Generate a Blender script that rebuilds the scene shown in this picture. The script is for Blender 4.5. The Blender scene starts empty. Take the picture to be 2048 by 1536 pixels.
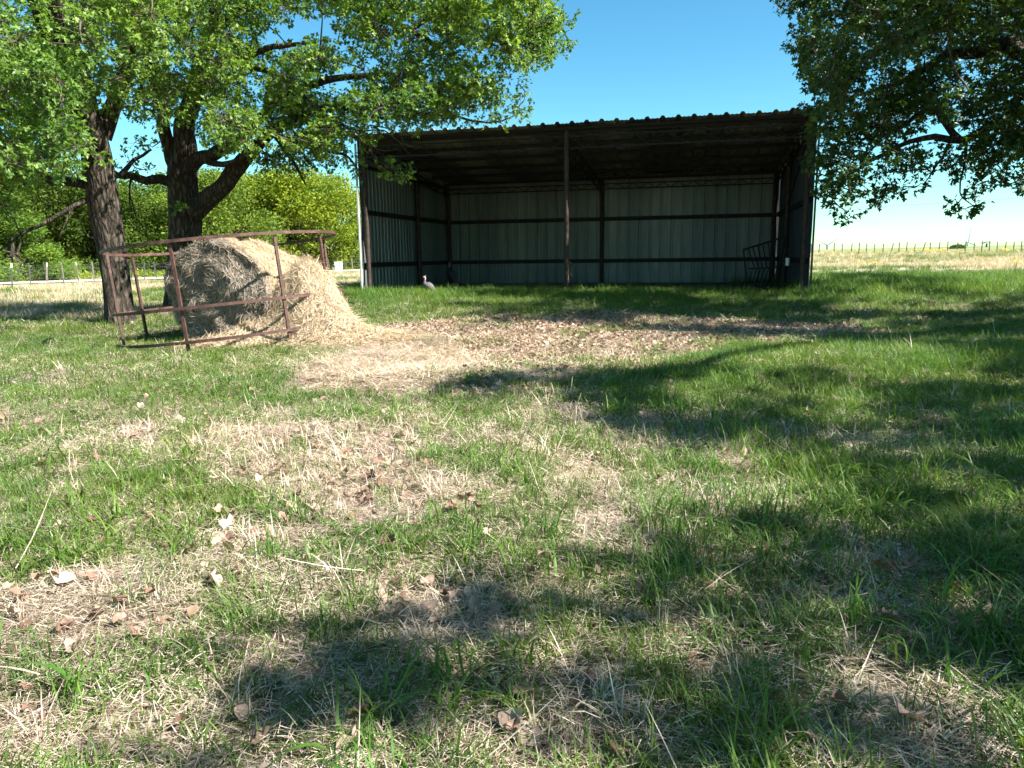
import bpy, math, random
import numpy as np
from mathutils import Vector, Matrix, Euler
rng = np.random.default_rng(7)
random.seed(7)
R = math.radians
scene = bpy.context.scene
COL = scene.collection
AR = np.array

# ------------------------------------------------------------------ camera
F_PX, PITCH, ROLL, CAM_H = 1450.0, 0.174, 0.0124, 1.0
cp, sp = math.cos(PITCH), math.sin(PITCH)
cf = AR([0, cp, -sp])
cr = math.cos(ROLL)*AR([1, 0, 0]) - math.sin(ROLL)*AR([0, sp, cp])
cu = np.cross(cr, cf)
CAMP = AR([0, 0, CAM_H])
def at(px, py, d):
    """measured point of the photograph -> world point at forward distance d"""
    v = cf + cr*(px-1024)/F_PX - cu*(py-768)/F_PX
    return CAMP + v*(d/v[1])
def to_px(P):
    d = np.asarray(P) - CAMP
    z = d@cf
    return 1024+F_PX*(d@cr)/z, 768-F_PX*(d@cu)/z, z

cam = bpy.data.cameras.new('camera')
co = bpy.data.objects.new('camera', cam); COL.objects.link(co)
M = Matrix(((cr[0], cu[0], -cf[0], 0), (cr[1], cu[1], -cf[1], 0), (cr[2], cu[2], -cf[2], CAM_H), (0, 0, 0, 1)))
co.matrix_world = M
cam.sensor_width = 36; cam.lens = 36*F_PX/2048
cam.clip_end = 9000; cam.clip_start = .05
scene.camera = co

# ------------------------------------------------------------------ light
SUN_EL, SUN_D = R(43), R(22)
SV = AR([math.cos(SUN_D)*math.cos(SUN_EL), -math.sin(SUN_D)*math.cos(SUN_EL), math.sin(SUN_EL)])
world = bpy.data.worlds.new('World'); scene.world = world; world.use_nodes = True
nt = world.node_tree; nt.nodes.clear()
sky = nt.nodes.new('ShaderNodeTexSky'); sky.sky_type = 'NISHITA'; sky.sun_disc = False
sky.sun_elevation = SUN_EL; sky.sun_rotation = math.atan2(SV[0], SV[1])
sky.air_density = 1.0; sky.dust_density = .0; sky.ozone_density = 1.6; sky.altitude = 300
bg = nt.nodes.new('ShaderNodeBackground'); bg.inputs[1].default_value = 0.058
out = nt.nodes.new('ShaderNodeOutputWorld')
hs = nt.nodes.new('ShaderNodeHueSaturation'); hs.inputs['Saturation'].default_value = 1.24
mm = nt.nodes.new('ShaderNodeMix'); mm.data_type = 'RGBA'; mm.blend_type = 'MULTIPLY'; mm.inputs[0].default_value = 1; mm.inputs[7].default_value = (.68, 1.06, .97, 1)
tc = nt.nodes.new('ShaderNodeTexCoord'); sz = nt.nodes.new('ShaderNodeSeparateXYZ'); mrg = nt.nodes.new('ShaderNodeMapRange')   # unseen upper sky desaturated and dimmed: added to neutralise the fill in shade
mrg.inputs['From Min'].default_value = .42; mrg.inputs['From Max'].default_value = .85; mrg.inputs['To Min'].default_value = 1.24; mrg.inputs['To Max'].default_value = .55
nt.links.new(tc.outputs['Generated'], sz.inputs[0]); nt.links.new(sz.outputs['Z'], mrg.inputs['Value']); nt.links.new(mrg.outputs[0], hs.inputs['Saturation'])
mrv = nt.nodes.new('ShaderNodeMapRange'); mrv.inputs['From Min'].default_value = .45; mrv.inputs['From Max'].default_value = .8; mrv.inputs['To Min'].default_value = 1; mrv.inputs['To Max'].default_value = .68
nt.links.new(sz.outputs['Z'], mrv.inputs['Value']); nt.links.new(mrv.outputs[0], hs.inputs['Value'])
nt.links.new(sky.outputs[0], hs.inputs['Color']); nt.links.new(hs.outputs[0], mm.inputs[6]); nt.links.new(mm.outputs[2], bg.inputs[0]); nt.links.new(bg.outputs[0], out.inputs[0])
sl = bpy.data.lights.new('sun', 'SUN'); sl.energy = 5.0; sl.angle = R(.53); sl.color = (1, .955, .88)
so = bpy.data.objects.new('sun', sl); COL.objects.link(so); so.location = (20, -8, 30)
so.rotation_euler = Vector(SV).to_track_quat('Z', 'Y').to_euler()
vs = scene.view_settings; vs.view_transform = 'Standard'; vs.look = 'None'; vs.exposure = 1.88; vs.gamma = 1
cy = scene.cycles
cy.max_bounces = 6; cy.diffuse_bounces = 3; cy.glossy_bounces = 2; cy.transmission_bounces = 4; cy.transparent_max_bounces = 4
cy.use_adaptive_sampling = True; cy.adaptive_threshold = .025; cy.use_denoising = True; cy.caustics_reflective = False; cy.caustics_refractive = False

# ------------------------------------------------------------------ materials
def mat(name, build):
    m = bpy.data.materials.new(name); m.use_nodes = True
    t = m.node_tree; t.nodes.clear()
    o = t.nodes.new('ShaderNodeOutputMaterial')
    build(t, t.nodes.new, t.links.new, o)
    return m
def ramp(t, fac, stops, interp='LINEAR'):
    r = t.nodes.new('ShaderNodeValToRGB'); e = r.color_ramp.elements; r.color_ramp.interpolation = interp
    while len(e) < len(stops): e.new(.5)
    for el, (p, c) in zip(e, stops):
        el.position = p; el.color = (*c, 1) if len(c) == 3 else c
    t.links.new(fac, r.inputs[0]); return r.outputs[0]
def noise(t, scale, detail=4, vec=None, rough=.55):
    n = t.nodes.new('ShaderNodeTexNoise'); n.inputs['Scale'].default_value = scale
    n.inputs['Detail'].default_value = detail; n.inputs['Roughness'].default_value = rough
    if vec is not None: t.links.new(vec, n.inputs['Vector'])
    return n.outputs[0]
def pos(t):
    return t.nodes.new('ShaderNodeNewGeometry').outputs['Position']
def objc(t):
    return t.nodes.new('ShaderNodeTexCoord').outputs['Object']
def mapping(t, vec, scale):
    m = t.nodes.new('ShaderNodeMapping'); m.inputs['Scale'].default_value = scale
    t.links.new(vec, m.inputs[0]); return m.outputs[0]
def mix(t, a, b, f, mode='MIX'):
    m = t.nodes.new('ShaderNodeMix'); m.data_type = 'RGBA'; m.blend_type = mode
    for s, v in ((m.inputs[6], a), (m.inputs[7], b), (m.inputs[0], f)):
        if isinstance(v, (tuple, list)): s.default_value = (*v, 1)
        elif isinstance(v, (int, float)): s.default_value = v
        else: t.links.new(v, s)
    return m.outputs[2]
def math_(t, op, a, b=None, c=None, clamp=False):
    m = t.nodes.new('ShaderNodeMath'); m.operation = op; m.use_clamp = clamp
    for i, v in enumerate((a, b, c)):
        if v is None: continue
        if isinstance(v, (int, float)): m.inputs[i].default_value = v
        else: t.links.new(v, m.inputs[i])
    return m.outputs[0]
def attr(t, name):
    a = t.nodes.new('ShaderNodeAttribute'); a.attribute_name = name; return a
def bsdf(t, o, color, rough=.8, metal=0., spec=.4, normal=None, transl=None, tfac=0.):
    p = t.nodes.new('ShaderNodeBsdfPrincipled')
    for k, v in (('Base Color', color), ('Roughness', rough), ('Metallic', metal), ('Specular IOR Level', spec)):
        if isinstance(v, (tuple, list)): p.inputs[k].default_value = (*v, 1)
        elif isinstance(v, (int, float)): p.inputs[k].default_value = v
        else: t.links.new(v, p.inputs[k])
    if normal is not None: t.links.new(normal, p.inputs['Normal'])
    if transl is not None:
        tr = t.nodes.new('ShaderNodeBsdfTranslucent')
        if isinstance(transl, tuple): tr.inputs[0].default_value = (*transl, 1)
        else: t.links.new(transl, tr.inputs[0])
        mx = t.nodes.new('ShaderNodeMixShader'); mx.inputs[0].default_value = tfac
        t.links.new(p.outputs[0], mx.inputs[1]); t.links.new(tr.outputs[0], mx.inputs[2])
        t.links.new(mx.outputs[0], o.inputs[0])
    else: t.links.new(p.outputs[0], o.inputs[0])
    return p
def bump(t, h, strength=.5, dist=.02):
    b = t.nodes.new('ShaderNodeBump'); b.inputs['Strength'].default_value = strength
    b.inputs['Distance'].default_value = dist; t.links.new(h, b.inputs['Height']); return b.outputs[0]

def leaf_mat(name, stops, tfac=.38, tr_gain=(1.25, 1.35, .55), rough=.42, use_obj=False, spec=.4):
    def b(t, N, L, o):
        r = attr(t, 'rnd').outputs['Fac']
        c = ramp(t, r, stops)
        n = noise(t, .55, 2, pos(t))
        c = mix(t, c, ramp(t, n, [(.35, (.72, .8, .8)), (.65, (1.25, 1.15, .9))]), 1., 'MULTIPLY')
        if use_obj:
            oi = t.nodes.new('ShaderNodeObjectInfo'); c = mix(t, c, oi.outputs['Color'], 1., 'MULTIPLY')
        tc = mix(t, c, tr_gain, 1., 'MULTIPLY')
        bsdf(t, o, c, rough, 0, spec, None, tc, tfac)
    return mat(name, b)
M_LEAF = leaf_mat('oak_leaves', [(0, (.055, .115, .025)), (.4, (.135, .225, .045)), (.8, (.235, .355, .075)), (1, (.4, .48, .16))], .45)
M_LEAF_R = leaf_mat('shaded_oak_leaves', [(0, (.02, .05, .012)), (.6, (.045, .095, .018)), (.88, (.09, .15, .022)), (1, (.22, .3, .04))], .32)  # darker oak leaf copy; the right crown's own shade is mixed into the colour
M_LEAF_BG = leaf_mat('far_leaves', [(0, (.065, .105, .018)), (.5, (.125, .18, .03)), (1, (.23, .29, .055))], .35, rough=.6, use_obj=True, spec=.2)

def b_bark(t, N, L, o):
    v = mapping(t, objc(t), (14, 14, 3.2))
    vo = t.nodes.new('ShaderNodeTexVoronoi'); vo.feature = 'DISTANCE_TO_EDGE'; vo.inputs['Scale'].default_value = 1.6
    nn = t.nodes.new('ShaderNodeTexNoise'); nn.inputs['Scale'].default_value = 1.3; nn.inputs['Detail'].default_value = 5
    L(v, nn.inputs['Vector'])
    wv = mix(t, v, nn.outputs['Color'], .35); L(wv, vo.inputs['Vector'])
    n = noise(t, 5, 6, v)
    h = math_(t, 'ADD', math_(t, 'MULTIPLY', vo.outputs[0], 2.2, clamp=True), math_(t, 'MULTIPLY', n, .8))
    c = ramp(t, h, [(.2, (.01, .008, .007)), (.6, (.042, .034, .027)), (1, (.1, .082, .064))])
    bsdf(t, o, c, .92, 0, .15, bump(t, h, 1, .035))
M_BARK = mat('oak_bark', b_bark)
M_TWIG = mat('twig_bark', lambda t, N, L, o: bsdf(t, o, ramp(t, noise(t, 12, 3, pos(t)), [(.3, (.04, .032, .025)), (.7, (.13, .105, .08))]), .9, 0, .15))
M_DEADTWIG = mat('bare_twig', lambda t, N, L, o: bsdf(t, o, (.36, .29, .22), .85, 0, .2))

def b_grass(stops, patch, tfac=.3):
    def b(t, N, L, o):
        r = attr(t, 'rnd').outputs['Fac']
        oi = t.nodes.new('ShaderNodeObjectInfo')
        f = math_(t, 'ADD', math_(t, 'MULTIPLY', r, .6), math_(t, 'MULTIPLY', oi.outputs['Random'], .4))
        c = ramp(t, f, stops)
        n = noise(t, .9, 3, pos(t))
        c = mix(t, c, ramp(t, n, patch), 1., 'MULTIPLY')
        bsdf(t, o, c, .5, 0, .35, None, mix(t, c, (1.3, 1.3, .7), 1., 'MULTIPLY'), tfac)
    return b
PGN = [(.3, (.8, .95, .9)), (.7, (1.25, 1.05, .8))]
M_GREEN = mat('green_grass', b_grass([(0, (.045, .095, .018)), (.5, (.085, .155, .03)), (.85, (.14, .21, .045)), (1, (.24, .26, .09))], PGN, .35))
M_LUSH = mat('lush_grass', b_grass([(0, (.045, .105, .02)), (.5, (.085, .175, .03)), (1, (.17, .26, .05))], PGN, .4))
M_DRY = mat('dry_grass', b_grass([(0, (.09, .065, .05)), (.3, (.33, .265, .21)), (.7, (.6, .52, .435)), (1, (.8, .73, .65))], [(.3, (.85, .8, .78)), (.7, (1.15, 1.1, 1.0))], .15))
M_FIELD = mat('field_dry_grass', b_grass([(0, (.28, .23, .17)), (.4, (.44, .36, .29)), (1, (.66, .55, .47))], PGN, .2))
M_LITTER = mat('dead_oak_leaves', b_grass([(0, (.1, .055, .04)), (.35, (.26, .16, .115)), (.65, (.43, .31, .24)), (1, (.62, .52, .44))], [(.3, (.85, .8, .8)), (.7, (1.1, 1.1, 1.1))], .12))
M_HAY = mat('hay_straw', b_grass([(0, (.2, .135, .085)), (.35, (.43, .33, .225)), (.8, (.62, .51, .38)), (1, (.78, .68, .54))], [(.3, (.9, .88, .85)), (.7, (1.1, 1.08, 1.05))], .1))
M_OLDHAY = mat('weathered_straw', b_grass([(0, (.07, .055, .04)), (.35, (.21, .17, .13)), (.75, (.45, .38, .31)), (1, (.66, .58, .49))], [(.3, (.8, .8, .8)), (.7, (1.15, 1.12, 1.1))], .05))
M_YELLOW = mat('yellow_petals', lambda t, N, L, o: bsdf(t, o, (.75, .55, .03), .6, 0, .3, None, (.75, .55, .03), .3))

def b_ground(t, N, L, o):
    P = pos(t)
    sx = N('ShaderNodeSeparateXYZ'); L(P, sx.inputs[0])
    fine = noise(t, 38, 6, P, .7); mid = noise(t, 3.2, 5, P); big = noise(t, .22, 4, P)
    c1 = ramp(t, fine, [(.3, (.05, .035, .026)), (.5, (.2, .15, .11)), (.72, (.48, .4, .32))])
    gr = ramp(t, fine, [(.3, (.03, .05, .012)), (.7, (.11, .15, .04))])
    near = mix(t, c1, gr, ramp(t, mid, [(.45, (0, 0, 0)), (.62, (.8, .8, .8))]))
    # open pasture: dry tan with green drifts
    st = mapping(t, P, (.5, 1.6, 1)); dr = noise(t, .16, 5, st); f2 = noise(t, 9, 5, P, .7)
    tan = ramp(t, f2, [(.25, (.22, .17, .13)), (.7, (.5, .415, .34))])
    pg = ramp(t, f2, [(.25, (.09, .13, .03)), (.7, (.25, .28, .1))])
    far = mix(t, tan, pg, ramp(t, dr, [(.42, (0, 0, 0)), (.6, (1, 1, 1))]))
    vfar = mix(t, ramp(t, noise(t, .02, 4, P), [(.3, (.13, .17, .06)), (.7, (.22, .25, .1))]), ramp(t, f2, [(.3, (.16, .19, .08)), (.7, (.24, .26, .12))]), .4)
    dist = N('ShaderNodeVectorMath'); dist.operation = 'LENGTH'; L(P, dist.inputs[0]); d = dist.outputs['Value']
    mr = lambda a, b: math_(t, 'DIVIDE', math_(t, 'SUBTRACT', d, a), b-a, clamp=True)
    c = mix(t, near, far, mr(18, 24)); c = mix(t, c, vfar, mr(88, 112))
    bsdf(t, o, c, .95, 0, .1, bump(t, fine, .8, .03))
M_GROUND = mat('pasture_ground', b_ground)
M_ROAD = mat('gravel_road', lambda t, N, L, o: bsdf(t, o, ramp(t, noise(t, 6, 6, pos(t)), [(.3, (.46, .42, .36)), (.7, (.66, .62, .56))]), .9, 0, .2))

def b_sheet(t, N, L, o):
    P = objc(t)
    v = mapping(t, P, (1.1, 1.1, .02)); pan = noise(t, 1.0, 0, v)
    c = ramp(t, pan, [(.35, (.115, .14, .145)), (.65, (.17, .195, .195))])
    st = noise(t, 2.5, 5, mapping(t, P, (3, 3, .5)))
    c = mix(t, c, ramp(t, st, [(.3, (.75, .72, .66)), (.6, (1.05, 1.05, 1.05))]), .8, 'MULTIPLY')
    bsdf(t, o, c, .45, .35, .5)
M_SHEET = mat('galvanised_sheet', b_sheet)
def b_roof(t, N, L, o):
    P = objc(t)
    pan = noise(t, .9, 0, mapping(t, P, (1.1, .05, .05)))
    c = ramp(t, pan, [(.4, (.15, .155, .145)), (.6, (.38, .37, .32))])
    st = noise(t, 2.5, 5, P)
    c = mix(t, c, ramp(t, st, [(.3, (.75, .7, .62)), (.65, (1.08, 1.08, 1.05))]), .8, 'MULTIPLY')
    bsdf(t, o, c, .5, .25, .5)
M_ROOF = mat('roof_sheet', b_roof)
def b_shadesheet(t, N, L, o):
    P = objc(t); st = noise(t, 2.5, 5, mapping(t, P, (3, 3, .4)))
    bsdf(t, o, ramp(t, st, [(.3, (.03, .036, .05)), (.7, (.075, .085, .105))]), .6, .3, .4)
M_SHADESHEET = mat('shaded_sheet', b_shadesheet)  # darker bluish copy of the wall sheet, the right wall's shade put in colour
def b_rust(c0, c1, c2, ro=.7):
    def b(t, N, L, o):
        n = noise(t, 9, 6, objc(t), .65)
        bsdf(t, o, ramp(t, n, [(.3, c0), (.52, c1), (.75, c2)]), ro, 0, .3, bump(t, n, .3, .004))
    return b
M_STEEL = mat('rusty_steel', b_rust((.012, .01, .01), (.02, .016, .015), (.034, .024, .02)))
M_POST = mat('rusty_pipe', b_rust((.022, .015, .013), (.045, .028, .023), (.09, .058, .046)))
M_RING = mat('rusty_red_tube', b_rust((.035, .018, .014), (.075, .038, .03), (.16, .088, .065), .6))
M_TRIM = mat('pale_trim', lambda t, N, L, o: bsdf(t, o, ramp(t, noise(t, 3, 3, objc(t)), [(.3, (.45, .47, .45)), (.7, (.65, .66, .63))]), .5, .2, .5))
M_WHITE = mat('white_paint', lambda t, N, L, o: bsdf(t, o, (.78, .78, .76), .5, 0, .4))
M_WHITEFAR = mat('turbine_white', lambda t, N, L, o: bsdf(t, o, (.22, .25, .29), .5, 0, .4))
M_DARK = mat('dark_grey', lambda t, N, L, o: bsdf(t, o, (.06, .07, .09), .6, 0, .4))
M_TPOST = mat('fence_steel', lambda t, N, L, o: bsdf(t, o, (.07, .075, .065), .6, .2, .4))
M_WOODPOST = mat('grey_wood', lambda t, N, L, o: bsdf(t, o, ramp(t, noise(t, 6, 4, objc(t)), [(.3, (.12, .1, .085)), (.7, (.26, .23, .2))]), .9, 0, .2))
M_WIRE = mat('fence_wire', lambda t, N, L, o: bsdf(t, o, (.16, .16, .16), .5, .6, .4))
def b_feather(t, N, L, o):
    v = t.nodes.new('ShaderNodeTexVoronoi'); v.inputs['Scale'].default_value = 60; L(objc(t), v.inputs['Vector'])
    bsdf(t, o, ramp(t, v.outputs['Distance'], [(.15, (.32, .28, .28)), (.35, (.09, .08, .085))]), .8, 0, .2)
M_FEATHER = mat('speckled_feathers', b_feather)
M_DFEATHER = mat('shaded_feathers', lambda t, N, L, o: bsdf(t, o, ramp(t, noise(t, 60, 2, objc(t)), [(.4, (.03, .03, .035)), (.7, (.12, .12, .13))]), .8, 0, .2))  # darker plumage: the shed corner's shade is put into the feather colour
M_SKIN = mat('pale_skin', lambda t, N, L, o: bsdf(t, o, (.42, .34, .34), .6, 0, .3))
M_RED = mat('red_wattle', lambda t, N, L, o: bsdf(t, o, (.5, .07, .06), .5, 0, .4))

# ------------------------------------------------------------------ mesh helpers
def raw_mesh(name, V, Fs, mats, smooth=False, rnd=None, mi=None):
    """Fs: list of arrays (k,n) of constant polygon size n; rnd per vertex"""
    me = bpy.data.meshes.new(name)
    V = np.asarray(V, dtype=np.float32); me.vertices.add(len(V)); me.vertices.foreach_set('co', V.ravel())
    loops = np.concatenate([np.asarray(f).ravel() for f in Fs]).astype(np.int32)
    cnt = np.concatenate([np.full(len(f), np.asarray(f).shape[1]) for f in Fs]).astype(np.int32)
    st = np.concatenate([[0], np.cumsum(cnt)[:-1]]).astype(np.int32)
    me.loops.add(len(loops)); me.loops.foreach_set('vertex_index', loops)
    me.polygons.add(len(cnt)); me.polygons.foreach_set('loop_start', st); me.polygons.foreach_set('loop_total', cnt)
    if mi is not None: me.polygons.foreach_set('material_index', np.asarray(mi, dtype=np.int32))
    me.polygons.foreach_set('use_smooth', np.full(len(cnt), smooth))
    me.update(calc_edges=True)
    if rnd is not None:
        a = me.attributes.new('rnd', 'FLOAT', 'POINT'); a.data.foreach_set('value', np.asarray(rnd, dtype=np.float32))
    for m in (mats if isinstance(mats, (list, tuple)) else [mats]): me.materials.append(m)
    return me
def link(name, me, parent=None, loc=None):
    o = bpy.data.objects.new(name, me); COL.objects.link(o)
    if parent is not None: o.parent = parent
    if loc is not None: o.location = loc
    return o
def tag(o, label=None, cat=None, group=None, kind=None):
    if label: o['label'] = label
    if cat: o['category'] = cat
    if group: o['group'] = group
    if kind: o['kind'] = kind
    return o
def empty(name, loc=(0, 0, 0), rz=0.):
    o = bpy.data.objects.new(name, None); COL.objects.link(o); o.location = loc; o.rotation_euler = (0, 0, rz); return o

class MB:
    def __init__(s): s.V = []; s.F = {}; s.n = 0; s.R = []
    def add(s, V, F, rnd=None):
        V = np.asarray(V, float)
        for f in F: s.F.setdefault(len(f), []).append([i+s.n for i in f])
        s.V.append(V); s.n += len(V)
        s.R.append(np.full(len(V), random.random() if rnd is None else rnd))
        return s
    def box(s, c, d, M3=None):
        c = AR(c, float); d = AR(d, float)/2
        V = AR([[x, y, z] for z in (-1, 1) for y in (-1, 1) for x in (-1, 1)])*d
        if M3 is not None: V = V@M3.T
        return s.add(V+c, [(0, 2, 3, 1), (4, 5, 7, 6), (0, 1, 5, 4), (2, 6, 7, 3), (0, 4, 6, 2), (1, 3, 7, 5)])
    def bar(s, a, b, w, h=None, up=(0, 0, 1)):
        a = AR(a, float); b = AR(b, float); t = b-a; Ln = np.linalg.norm(t); t = t/Ln
        up = AR(up, float)
        if abs(t@up) > .98: up = AR([1., 0, 0])
        x = np.cross(t, up); x /= np.linalg.norm(x); y = np.cross(x, t)
        return s.box((a+b)/2, (w, Ln, h or w), np.stack([x, t, y], 1))
    def tube(s, pts, rad, n=8, cap=True, closed=False, fn=None, rnd=None):
        P = AR(pts, float); m = len(P); rad = np.broadcast_to(AR(rad, float), (m,))
        T = np.gradient(P, axis=0) if not closed else np.roll(P, -1, 0)-np.roll(P, 1, 0)
        T /= np.linalg.norm(T, axis=1)[:, None]+1e-9
        u = np.cross(T[0], [0, 0, 1.]) if abs(T[0][2]) < .9 else np.cross(T[0], [0, 1., 0])
        V = []
        for i in range(m):
            u = u-T[i]*(u@T[i]); u /= np.linalg.norm(u)+1e-9; w = np.cross(T[i], u)
            a = np.arange(n)*2*np.pi/n
            rr = rad[i]*(fn(a, i/(m-1), P[i]) if fn else 1)
            V.append(P[i]+(np.cos(a)*rr)[:, None]*u+(np.sin(a)*rr)[:, None]*w)
        V = np.concatenate(V); F = []
        for i in range(m if closed else m-1):
            j = (i+1) % m
            for k in range(n):
                l = (k+1) % n
                F.append((i*n+k, i*n+l, j*n+l, j*n+k))
        if cap and not closed:
            if n <= 8: F += [tuple(range(n))[::-1], tuple((m-1)*n+k for k in range(n))]
        return s.add(V, F, rnd)
    def build(s, name, mats, parent=None, smooth=False, loc=None, mesh_only=False):
        V = np.concatenate(s.V); Fs = [AR(f) for f in s.F.values()]
        me = raw_mesh(name, V, Fs, mats, smooth, np.concatenate(s.R))
        return me if mesh_only else link(name, me, parent, loc)

def sm(a, b, x): x = np.clip((x-a)/(b-a), 0, 1); return x*x*(3-2*x)
_wn = [(rng.uniform(0, 6.28), rng.uniform(0, 6.28), w, a) for w, a in ((.5, .05), (.9, .035), (1.7, .022), (2.9, .014), (4.8, .01), (8., .006), (13., .0035))]
def zt(x, y):
    x = np.asarray(x, float); y = np.asarray(y, float)
    z = np.zeros(np.broadcast(x, y).shape)
    fade = 1-sm(22, 45, np.hypot(x, y))
    for th, ph, w, a in _wn:
        z = z+a*np.sin(w*(x*math.cos(th)+y*math.sin(th))+ph)*np.cos(w*.8*(y*math.cos(th)-x*math.sin(th))+ph*1.7)*fade
    z = z*(1-.85*sm(12.5, 15.5, y)*(1-sm(24, 30, y))*sm(-6, -3, x)*(1-sm(8, 11, x)))
    z = z+.2*sm(10, 15.5, y)*sm(-8.5, -3.5, x)
    z = z+.13*np.exp(-((x-3.3)/1.9)**2-((y-6.1)/.9)**2)+.05*np.exp(-((x+.2)/1.2)**2-((y-5.9)/.5)**2)
    rr = sm(.12, .4, x/np.maximum(y, 5))
    hill = .65*np.clip((y-20)/80, 0, 1)+np.clip((y-100)/200, 0, 1)*(1.1+np.clip((x-123)/89, -.6, 2)*1.1)
    return z+hill*rr
def zt1(x, y): return float(zt(x, y))

# ------------------------------------------------------------------ ground
def graded(lo, hi, step, far, g=1.18):
    a = list(np.arange(lo, hi+1e-6, step)); s = step
    v = a[-1]
    while v < far: s *= g; v += s; a.append(v)
    s = step; v = a[0]
    while v > -far: s *= g; v -= s; a.insert(0, v)
    return AR(a)
gx = graded(-14, 14, .14, 4000); gy = graded(.2, 19, .12, 4000); gy = gy[gy > -300]
X, Y = np.meshgrid(gx, gy); Z = zt(X, Y)
nx = len(gx); idx = np.arange(len(gx)*len(gy)).reshape(len(gy), nx)
Fq = np.stack([idx[:-1, :-1], idx[:-1, 1:], idx[1:, 1:], idx[1:, :-1]], -1).reshape(-1, 4)
g = link('ground', raw_mesh('ground', np.stack([X, Y, Z], -1).reshape(-1, 3), [Fq], M_GROUND, True))
tag(g, 'uneven pasture ground under thatch, leaf litter and grass', 'ground', kind='structure')

road = [(-60, 12), (-38, 22), (-24.5, 32), (-20.5, 38), (-18, 44), (-15.6, 51), (-12.8, 58), (-9.5, 66), (-4, 77), (4, 90), (14, 104)]
rp = AR(road, float); rd = []
for i in range(len(rp)-1):
    for k in range(8): rd.append(rp[i]+(rp[i+1]-rp[i])*k/8)
rd = AR(rd); tn = np.gradient(rd, axis=0); tn /= np.linalg.norm(tn, axis=1)[:, None]; nr = np.stack([tn[:, 1], -tn[:, 0]], 1)
V = []; F = []
for i in range(len(rd)):
    for s_ in (-1.0, -.3, .4, 1.0):
        q = rd[i]-nr[i]*1.5+nr[i]*s_*1.9; V.append((q[0], q[1], zt1(*q)+.05+.04*(1-abs(s_))))
for i in range(len(rd)-1):
    for k in range(3): F.append((i*4+k, i*4+k+1, i*4+k+5, i*4+k+4))
o = link('road', raw_mesh('road', V, [AR(F)], M_ROAD, True)); tag(o, 'pale gravel road running behind the left trees', 'road', kind='structure')

# ------------------------------------------------------------------ scatter with geometry nodes (ground cover only)
def inst_group(colx):
    ng = bpy.data.node_groups.new('scatter', 'GeometryNodeTree')
    ng.interface.new_socket('Geometry', in_out='INPUT', socket_type='NodeSocketGeometry')
    ng.interface.new_socket('Geometry', in_out='OUTPUT', socket_type='NodeSocketGeometry')
    N = ng.nodes.new; L = ng.links.new
    gi = N('NodeGroupInput'); go = N('NodeGroupOutput'); ip = N('GeometryNodeInstanceOnPoints')
    ci = N('GeometryNodeCollectionInfo'); ci.inputs['Collection'].default_value = colx
    ci.inputs['Separate Children'].default_value = True; ci.inputs['Reset Children'].default_value = True
    ip.inputs['Pick Instance'].default_value = True
    def na(nm, ty):
        a = N('GeometryNodeInputNamedAttribute'); a.data_type = ty; a.inputs[0].default_value = nm; return a.outputs[0]
    L(gi.outputs[0], ip.inputs['Points']); L(ci.outputs[0], ip.inputs['Instance'])
    L(na('idx', 'INT'), ip.inputs['Instance Index']); L(na('scl', 'FLOAT_VECTOR'), ip.inputs['Scale'])
    e2r = N('FunctionNodeEulerToRotation'); L(na('rot', 'FLOAT_VECTOR'), e2r.inputs[0]); L(e2r.outputs[0], ip.inputs['Rotation'])
    L(ip.outputs[0], go.inputs[0]); return ng
def scatter(name, meshes, P, rot, scl, idx, label, cat):
    c = bpy.data.collections.new(name+'_sources')
    for k, me in enumerate(meshes):
        o = bpy.data.objects.new('%s_source_%02d' % (name, k), me); c.objects.link(o)
    me = bpy.data.meshes.new(name); me.vertices.add(len(P)); me.vertices.foreach_set('co', np.asarray(P, np.float32).ravel())
    for nm, ty, dt, key in (('rot', 'FLOAT_VECTOR', rot, 'vector'), ('scl', 'FLOAT_VECTOR', scl, 'vector'), ('idx', 'INT', idx, 'value')):
        a = me.attributes.new(nm, ty, 'POINT'); dt = np.asarray(dt, np.int32 if ty == 'INT' else np.float32); a.data.foreach_set(key, dt.ravel())
    o = link(name, me); md = o.modifiers.new('scatter', 'NODES'); md.node_group = inst_group(c)
    return tag(o, label, cat, kind='stuff')

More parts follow.
